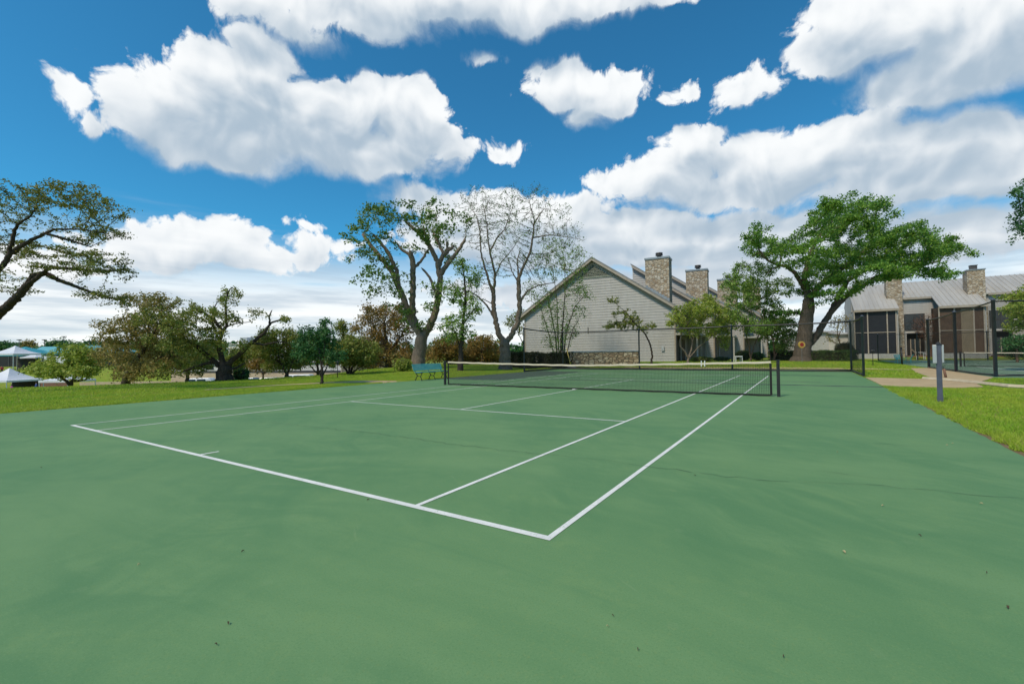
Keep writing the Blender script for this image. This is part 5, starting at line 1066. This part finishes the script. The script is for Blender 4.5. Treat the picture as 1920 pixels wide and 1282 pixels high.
# ---------------------------------------------------------------- benches
def bench(name, label, A, B, back, mat='teal', h=.43, n_legs=3, hb=.86, grp=None):
    """A, B: seat ends on the ground; back: unit vector toward the backrest"""
    A = np.array([*A, 0.]); B = np.array([*B, 0.]); u = B-A; L = np.linalg.norm(u); u /= L; v = np.array([back[0], back[1], 0.]); zb = float(max(tz(A[0], A[1]), -.03)); c = (A+B)/2
    T = lambda x, y, z: A+u*x+v*y+UP*(z+zb)
    root = thing(name, label, 'bench', (c[0], c[1], zb), grp)
    for i in range(5):
        y = .02+i*.092; m = MB(T); zz = h+.012*((i-2)**2)*.35; m.box(0, L, y, y+.066, zz, zz+.028); m.build('seat_slat', MT[mat], root, bevel=.006)
    for i in range(6):
        f = i/5; m = MB(T); z0 = h+.10+f*(hb-h-.14); y0 = .50+.12*f
        m.prism([(y0, z0), (y0+.022, z0), (y0+.04, z0+.050), (y0+.018, z0+.050)], 'x', 0, L); m.build('back_slat', MT[mat], root)
    for i in range(n_legs):
        x = .12+(L-.24)*i/(n_legs-1); m = MB(T)
        arc = lambda pts, r: m.tube([(x, y, z) for y, z in pts], r, 6)
        arc([(.02, 0), (.06, .10), (.13, .25), (.05, .38), (.02, h)], .022); arc([(.52, 0), (.46, .12), (.36, .28), (.42, .38), (.48, h)], .022)
        arc([(.10, .18), (.18, .25), (.28, .27), (.36, .25), (.44, .17)], .016); m.box(x-.02, x+.02, .0, .5, h-.03, h-.002)
        arc([(.44, h), (.52, h+.08), (.60, h+.25), (.66, hb)], .018); m.build('leg_frame', MT['iron'], root, True)
    return root
bench('park_bench', 'long teal slatted bench with black iron legs by the left net post', (-9.45, 1.65), (-9.62, 3.95), (-1, 0))
# ---------------------------------------------------------------- teal garden chairs, white chair
def chair(name, label, px, py, D, mat, ang, sc=1., recl=.2, grp=None, seatmat=None):
    p = W(px, py, D); p[2] = float(tz(p[0], p[1])); 
    if p[0] > 14.3 and p[1] < 52: p[2] = 0
    root = thing(name, label, 'chair', p, grp); ca, sa = math.cos(ang), math.sin(ang); T = lambda x, y, z: p+sc*(np.array([ca, sa, 0])*x+np.array([-sa, ca, 0])*y+UP*z); sm = MT[seatmat or mat]
    for x, y in ((-.24, -.22), (.24, -.22), (.24, .24), (-.24, .24)):
        m = MB(T); m.tube([(x*1.1, y*1.15, 0), (x, y, .42)], .022, 6); m.build('leg', MT[mat], root)
    for k in range(4): m = MB(T); m.box(-.27, .27, -.25+k*.13, -.15+k*.13, .42, .45); m.build('seat_slat', sm, root)
    for k in range(5): m = MB(T); x = -.24+k*.115; m.beam((x, .25, .45), (x*1.1, .25+recl, .98), .07, .025); m.build('back_slat', sm, root)
    for s_ in (-1, 1): m = MB(T); m.beam((s_*.31, -.25, .64), (s_*.31, .33, .66), .07, .03); m.tube([(s_*.3, -.22, .4), (s_*.31, -.23, .63)], .02, 6); m.build('armrest', MT[mat], root)
    return root
chair('garden_chair', 'teal metal garden chair left of the thin black post by the second court', 1686, 684, 41, 'teal', .3, .82)
chair('garden_chair', 'teal metal garden chair right of the thin black post by the second court', 1703, 683, 42, 'teal', -1.9, .8)
chair('patio_chair', 'white reclining patio chair with tan cushion before the terrace wall', 1727, 668, 52, 'white', 1.2, 1.25, .45, None, 'tanpanel')
# ---------------------------------------------------------------- small objects
p = G(1763, 751); root = thing('switch_post', 'slate blue square post with grey switch boxes on the right lawn', 'post', (p[0], p[1], -.03)); vd = (p-CAM)*np.array([1, 1, 0]); vd /= np.linalg.norm(vd); ud = np.array([vd[1], -vd[0], 0]); T = lambda x, y, z: np.array([p[0], p[1], -.03])+ud*x+vd*y+UP*z
m = MB(T); m.box(-.055, .055, -.055, .055, -.1, 1.46); pst = m.build('post', MT['bluepost'], root, bevel=.008)
m = MB(T); m.add([(-.075, -.075, 1.463), (.075, -.075, 1.463), (.075, .075, 1.463), (-.075, .075, 1.463), (0, 0, 1.54)], [(3, 2, 1, 0), (0, 1, 4), (1, 2, 4), (2, 3, 4), (3, 0, 4)]); m.build('post_cap', MT['blackpaint'], root)
m = MB(T); m.box(-.115, -.035, -.105, -.057, .98, 1.45); m.build('switch_box', MT['boxgrey'], root, bevel=.01)
m = MB(T); m.box(.057, .10, -.045, .045, 1.0, 1.45); m.build('switch_box', MT['boxgrey'], root, bevel=.01)
m = MB(T); m.box(-.059, .059, -.059, .059, 0, .14); m.build('base_sleeve', MT['bluepost'], root)
p = G(1774, 708); root = thing('hose_bib', 'short leaning dark standpipe with tap behind the switch post', 'standpipe', (p[0], p[1], -.03)); m = MB(); b = np.array([p[0], p[1], -.05]); tp = b+UP*.46-RIGHT*.09
m.tube([b, tp], .05, 8); m.build('pipe', MT['brick'], root, True); m = MB(); m.tube([tp-RIGHT*.02, tp+UP*.06, tp+UP*.075-RIGHT*.09, tp+UP*.03-RIGHT*.11], .018, 6); m.tube([tp+UP*.11-RIGHT*.06, tp+UP*.11+RIGHT*.07], .012, 6); m.build('tap', MT['blackpaint'], root)
def path_light(label, px, py, D, h):
    q = W(px, py, D); q[2] = float(tz(q[0], q[1])); root = thing('path_light', label, 'path light', q, 'black path lights on thin stems')
    m = MB(); m.tube([q-UP*.1, q+UP*(h-.2)], .022, 8); m.lathe([(.09, q[2]), (.07, q[2]+.03), (.03, q[2]+.05)], (q[0], q[1]), 10); m.build('stem', MT['blackpaint'], root, True)
    z = q[2]+h-.2; m = MB(); m.lathe([(.04, z), (.085, z+.03), (.085, z+.16), (.17, z+.17), (.15, z+.2), (.03, z+.25)], (q[0], q[1]), 12); m.build('lamp_hood', MT['blackpaint'], root)
path_light('black mushroom path light on the lawn in front of the terrace porch', 1637, 687, 33, 1.12)
path_light('black lamp post on the left lawn behind the little bushy tree', 633, 712, 27, 1.0)
p = W(1691, 682, 38); q = np.array([p[0], p[1], 0.]); root = thing('thin_post', 'thin black post between the two teal chairs', 'post', q); m = MB(); m.tube([q+UP*(-.1)+RIGHT*.03, q+UP*1.4-RIGHT*.02], [.07, .06], 8); m.build('pole', MT['blackpaint'], root, True); m = MB(); m.lathe([(.075, 1.4), (.075, 1.44), (.02, 1.47)], (q[0]-RIGHT[0]*.02, q[1]-RIGHT[1]*.02), 10); m.build('post_cap', MT['blackpaint'], root)
# target disc on a stake before the oak trunk
c = W(1503, 646, 38.6); zb = float(tz(c[0], c[1])); root = thing('archery_target', 'round yellow target with red centre on a thin stake before the oak trunk', 'target', (c[0], c[1], zb))
def disc(mb, r0, r1, y0, y1, n=28):
    for i in range(n):
        a, b = 2*math.pi*i/n, 2*math.pi*(i+1)/n
        f = lambda r, t, y: c+RIGHT*r*math.cos(t)+UP*r*math.sin(t)+FWD*y
        vs = [f(r, t, y) for y in (y0, y1) for r, t in ((r0, a), (r1, a), (r1, b), (r0, b))]; mb.add(vs, [(0, 1, 2, 3), (7, 6, 5, 4), (1, 5, 6, 2), (0, 3, 7, 4)])
m = MB(); disc(m, .0, .17, -.05, .05); m.build('red_centre', MT['redp'], root); m = MB(); disc(m, .172, .29, -.045, .05); m.build('yellow_ring', MT['yelp'], root)
m = MB(); b = np.array([c[0], c[1], zb]); m.tube([b-UP*.1, b+UP*(c[2]-zb-.28)], .022, 6); m.build('stake', MT['galv'], root)
# broom
a = W(1071, 686, 37.4); a[2] = .0; t_ = W(1062, 652, 38.2); root = thing('court_broom', 'yellow handled court broom leaning at the far fence', 'broom', a); m = MB(); m.tube([a+UP*.09, t_], .02, 8); m.build('handle', MT['yellow'], root, True)
m = MB(); m.T = lambda x, y, z: a+RIGHT*x+FWD*y+UP*z; m.box(-.32, .40, -.05, .05, .05, .14); m.build('head', MT['boxgrey'], root, bevel=.01)
m = MB(); m.T = lambda x, y, z: a+RIGHT*x+FWD*y+UP*z
for i in range(44): x = -.31+i*.0163; m.box(x, x+.009, -.04, .04, .0, .049)
m.build('bristles', MT['trimdark'], root)
# white low table near the fence
q = W(1384, 684, 42); q[2] = float(tz(q[0], q[1])); root = thing('side_table', 'small white side table behind the far fence post', 'table', q); T = lambda x, y, z: q+RIGHT*x+FWD*y+UP*z
m = MB(T); m.box(-.32, .32, -.25, .25, .48, .57); m.build('table_top', MT['white'], root, bevel=.01)
for x, y in ((-.3, -.2), (.3, -.2), (.3, .2), (-.3, .2)): m = MB(T); m.box(x-.025, x+.025, y-.025, y+.025, 0, .478); m.build('leg', MT['white'], root)
# white stones on the lawn and leaf bits on the court
FL = [(1583, 1036, .05, 'pale'), (1655, 949, .03, 'pale'), (1840, 945, .03, 'pale'), (260, 1060, .02, 'pale'), (455, 1035, .025, 'dark'), (1139, 1176, .016, 'pale'), (1469, 1233, .02, 'dark'), (1196, 1219, .018, 'dark'), (1890, 1140, .04, 'dark'), (428, 1170, .03, 'dark'), (405, 1210, .02, 'dark'), (1303, 892, .03, 'dark'), (1149, 1156, .014, 'dark'), (1850, 1075, .02, 'dark'), (1776, 835, .04, 'pale'), (1786, 832, .03, 'pale'), (1725, 1005, .03, 'dark'), (77, 877, .04, 'dark'), (690, 938, .03, 'dark'), (1570, 848, .03, 'pale')]
pale = plain('dry_leaf', (.55, .46, .24), None, 20, .8); darkl = plain('brown_leaf', (.09, .06, .03), None, 20, .8)
for i, (px, py, s, k) in enumerate(FL):
    g = G(px, py); r = random.Random(i); a = r.uniform(0, 6); m = MB(); s *= .40; d = np.array([math.cos(a), math.sin(a), 0])*s; e = np.array([-math.sin(a), math.cos(a), 0])*s*.32; z = .008
    pts = [g-d, g-d*.4+e, g+d*.4+e*.8, g+d, g+d*.3-e, g-d*.5-e*.9]; zz = [.004, .012, .014, .006, .012, .01]
    m.add([(p[0], p[1], q_) for p, q_ in zip(pts, zz)]+[(p[0], p[1], q_+.003) for p, q_ in zip(pts, zz)], [(5, 4, 3, 2, 1, 0), (6, 7, 8, 9, 10, 11)]+[(j, (j+1) % 6, (j+1) % 6+6, j+6) for j in range(6)])
    o = m.build('fallen_leaf', pale if k == 'pale' else darkl, origin=(g[0], g[1], 0)); o['category'] = 'leaf'
    o['label'] = 'tiny pale dry leaf lying on the green court' if k == 'pale' else 'tiny dark brown leaf bit lying on the green court'; o['group'] = 'pale dry leaves on the court' if k == 'pale' else 'dark leaf bits on the court'
# ---------------------------------------------------------------- sky and light
SUN_EL, SUN_AZ = math.radians(52), math.radians(-31.6-135)   # azimuth clockwise from +y: behind the camera, to the left
sd = np.array([math.sin(SUN_AZ)*math.cos(SUN_EL), math.cos(SUN_AZ)*math.cos(SUN_EL), math.sin(SUN_EL)])
sun = bpy.data.lights.new('sun', 'SUN'); sun.energy = 1.5; sun.angle = math.radians(10); sun.color = (1, .86, .66)
so = bpy.data.objects.new('sun', sun); COL.objects.link(so); so.rotation_euler = Vector((-sd).tolist()).to_track_quat('-Z', 'Y').to_euler(); so.location = (0, 0, 60)
world = bpy.data.worlds.new('World'); scene.world = world; world.use_nodes = True
wt = NT(world.node_tree)
for n_ in list(wt.n): wt.n.remove(n_)
def azel(px, py):
    d = ray(px, py); d = d/np.linalg.norm(d); return math.degrees(math.atan2(d[0], d[1])), math.degrees(math.asin(d[2]))
# cloud lobes: photograph-plane position and radii, turned into azimuth / elevation
CL = [(520, 230, 240, 62), (310, 250, 95, 44), (420, 292, 150, 34), (705, 292, 130, 34), (845, 278, 34, 26), (500, 104, 66, 44), (400, 104, 52, 40), (480, 160, 110, 52), (390, 140, 60, 48), (330, 165, 70, 45), (270, 205, 70, 45), (640, 195, 80, 50), (700, 180, 60, 40), (785, 195, 52, 42), (775, 245, 78, 40), (600, 290, 190, 38), (430, 270, 180, 40), (150, 185, 36, 28), (172, 240, 22, 18),
      (640, 20, 190, 42), (480, 12, 100, 30), (860, -5, 240, 62), (1100, -5, 170, 48), (560, 58, 70, 18), (1000, 45, 80, 26), (1240, 5, 70, 24),
      (1095, 165, 88, 36), (1060, 140, 50, 28), (1150, 180, 55, 34), (1095, 215, 35, 26), (1005, 135, 18, 14), (1400, 155, 52, 32), (1425, 120, 25, 16), (1395, 185, 36, 16), (1270, 168, 24, 18), (900, 115, 22, 10), (938, 282, 30, 13),
      (1640, 60, 150, 70), (1560, 95, 75, 40), (1800, 110, 150, 90), (1700, 150, 120, 40), (1900, 60, 120, 110), (1560, 20, 60, 40),
      (1500, 285, 210, 45), (1310, 265, 55, 35), (1580, 250, 90, 38), (1690, 260, 90, 35), (1800, 250, 110, 40), (1250, 325, 120, 36), (1420, 350, 260, 36), (1700, 330, 220, 60), (1900, 300, 120, 70), (1140, 350, 55, 20), (1600, 400, 200, 22),
      (780, 368, 70, 20), (850, 385, 60, 22), (960, 390, 75, 28), (1060, 395, 70, 30), (1160, 422, 90, 28), (1260, 425, 80, 28), (1400, 430, 120, 40), (1000, 430, 160, 40),
      (330, 440, 90, 26), (420, 450, 90, 34), (300, 475, 120, 34), (480, 485, 70, 20), (570, 425, 26, 10), (600, 460, 60, 18), (570, 480, 70, 16), (60, 500, 120, 24), (1700, 430, 260, 30), (1150, 470, 330, 40), (1480, 455, 330, 52), (1780, 455, 240, 62), (880, 440, 140, 34), (1300, 540, 500, 40)]
def group(name, outs):
    g = bpy.data.node_groups.new(name, 'ShaderNodeTree'); g.interface.new_socket('P', in_out='INPUT', socket_type='NodeSocketVector')
    for o_, ty in outs: g.interface.new_socket(o_, in_out='OUTPUT', socket_type=ty)
    t = NT(g); return g, t, t.add('NodeGroupInput').outputs[0], t.add('NodeGroupOutput')
gl, gt, P0, go = group('cloud_lobes', [('F', 'NodeSocketFloat')])
F = None
for (px, py, rx, ry) in CL:
    c = azel(px, py); ex = abs(azel(px+rx, py)[0]-azel(px-rx, py)[0])/2*1.12; ey = abs(azel(px, py+ry)[1]-azel(px, py-ry)[1])/2*1.12
    ln_ = gt.vmath('LENGTH', gt.add('ShaderNodeVectorMath', {0: P0, 1: (1/ex, 1/ey, 0), 2: (-c[0]/ex, -c[1]/ey, 0)}, operation='MULTIPLY_ADD').outputs[0], out=1)
    k = min(1.6, max(.2, ey/2.7))     # thin bodies must not win over thick ones
    ln_ = gt.math('MULTIPLY_ADD', ln_, -k, k)
    F = ln_ if F is None else gt.add('ShaderNodeMath', {0: F, 1: ln_, 2: .22}, operation='SMOOTH_MAX').outputs[0]
gt.l.new(gt.math('MAXIMUM', F, -1.2), go.inputs[0])
gx, gt, P0, go = group('cloud_billows', [('N', 'NodeSocketFloat')])
vor = gt.add('ShaderNodeTexVoronoi', {'Vector': P0, 'Scale': .40, 'Detail': 3., 'Roughness': .5, 'Lacunarity': 2.3}, feature='F1', normalize=True, voronoi_dimensions='2D').outputs[0]
puff = gt.math('MULTIPLY', gt.math('SUBTRACT', .42, vor), .9); fb = gt.math('MULTIPLY', gt.math('SUBTRACT', gt.noise(P0, .8, 6, .6, dim='2D'), .5), .42)
gt.l.new(gt.math('ADD', puff, fb), go.inputs[0])
gs, gt, P0, go = group('cloud_soft', [('N', 'NodeSocketFloat')])
vor = gt.add('ShaderNodeTexVoronoi', {'Vector': P0, 'Scale': .36, 'Detail': 1., 'Roughness': .5, 'Lacunarity': 2.2, 'Smoothness': 1.}, feature='SMOOTH_F1', normalize=True, voronoi_dimensions='2D').outputs[0]
gt.l.new(gt.math('ADD', gt.math('MULTIPLY', vor, -1.0), gt.math('MULTIPLY', gt.noise(P0, .45, 3, .5, dim='2D'), .5)), go.inputs[0])
gd = wt.vmath('NORMALIZE', wt.add('ShaderNodeTexCoord').outputs['Generated']); sx = wt.add('ShaderNodeSeparateXYZ', {0: gd})
az = wt.math('MULTIPLY', wt.math('ARCTAN2', sx.outputs[0], sx.outputs[1]), 57.29578); el = wt.math('MULTIPLY', wt.math('ARCSINE', sx.outputs[2]), 57.29578)
PP = wt.add('ShaderNodeCombineXYZ', {0: az, 1: el, 2: 0.}).outputs[0]
def cen(nz, a): return wt.vmath('MULTIPLY', wt.vmath('SUBTRACT', nz, (.5, .5, .5)), (a, a*.75, 0))
wq = wt.vmath('ADD', PP, cen(wt.noise(PP, .14, 1, .5, out=1, dim='2D'), 4.0)); wp = wt.vmath('ADD', wq, cen(wt.noise(PP, .5, 4, .58, out=1, dim='2D'), 0.75))
def use(g, off, v=None):
    v = v or wp; n = wt.add('ShaderNodeGroup'); n.node_tree = g; wt.l.new(wt.vmath('ADD', v, off) if off else v, n.inputs[0]); return n.outputs[0]
F0 = use(gl, None); F2 = use(gl, (-.6, 3.4, 0)); N0 = use(gx, None); N1 = None
N2 = use(gs, None, wq); N3 = use(gs, (-.75, 1.1, 0), wq)
soft = wt.sstep(wt.math('SUBTRACT', F2, F0), -.05, .65)     # undersides: smoother and thinner than the tops
D0 = wt.math('ADD', F0, wt.math('MULTIPLY', N0, wt.math('SUBTRACT', 1., wt.math('MULTIPLY', soft, .55))))
sky = wt.add('ShaderNodeTexSky', sky_type='NISHITA', sun_disc=False, sun_elevation=SUN_EL, sun_rotation=SUN_AZ, altitude=200., air_density=1., dust_density=.4, ozone_density=3.)
skyc = wt.mix(1., sky.outputs[0], (.135, .485, .575), 'MULTIPLY')
dens = wt.add('ShaderNodeMapRange', {0: D0, 1: wt.math('MULTIPLY_ADD', soft, -.10, -.02), 2: wt.math('MULTIPLY_ADD', soft, .36, .2), 3: 0., 4: 1.}, interpolation_type='SMOOTHSTEP').outputs[0]
relief = wt.math('SUBTRACT', N2, N3); above = wt.sstep(wt.math('ADD', F2, wt.math('MULTIPLY', N2, .45)), -.55, .75)
lit = wt.math('ADD', wt.math('SUBTRACT', 1.0, wt.math('MULTIPLY', above, .66)), wt.math('MULTIPLY', relief, .6), clamp=False)
lit = wt.math('MINIMUM', wt.math('MAXIMUM', lit, .22), 1.12)
CW, CG = (4.0, 4.1, 4.15), (1.75, 2.2, 2.65)
cc = wt.mix(wt.sstep(lit, .2, 1.1), CG, CW)
col = wt.mix(dens, skyc, cc)
# thin bright overcast low in the sky, in streaks
st = wt.noise(wt.scale(PP, (.05, .55, 0)), 1., 5, .6, dim='2D')
low = wt.math('MULTIPLY', wt.sstep(wt.math('ADD', el, wt.math('MULTIPLY', wt.math('SUBTRACT', st, .5), 7.)), 14.5, 5.5), .93)
lowc = wt.mix(wt.sstep(st, .35, .65), (2.7, 3.0, 3.3), (4.4, 4.4, 4.35))
col = wt.mix(wt.math('MULTIPLY', low, wt.math('SUBTRACT', 1., wt.math('MULTIPLY', dens, .55))), col, lowc)
bg = wt.add('ShaderNodeBackground', {'Color': col, 'Strength': .112}); out = wt.add('ShaderNodeOutputWorld'); wt.l.new(bg.outputs[0], out.inputs[0])
world.cycles.sampling_method = 'MANUAL'; world.cycles.sample_map_resolution = 512
scene.view_settings.view_transform = 'Standard'; scene.view_settings.look = 'None'; scene.view_settings.gamma = 1; scene.view_settings.exposure = 1.11
scene.cycles.max_bounces = 5; scene.cycles.diffuse_bounces = 3; scene.cycles.glossy_bounces = 2; scene.cycles.transmission_bounces = 3; scene.cycles.transparent_max_bounces = 12; scene.cycles.use_denoising = True
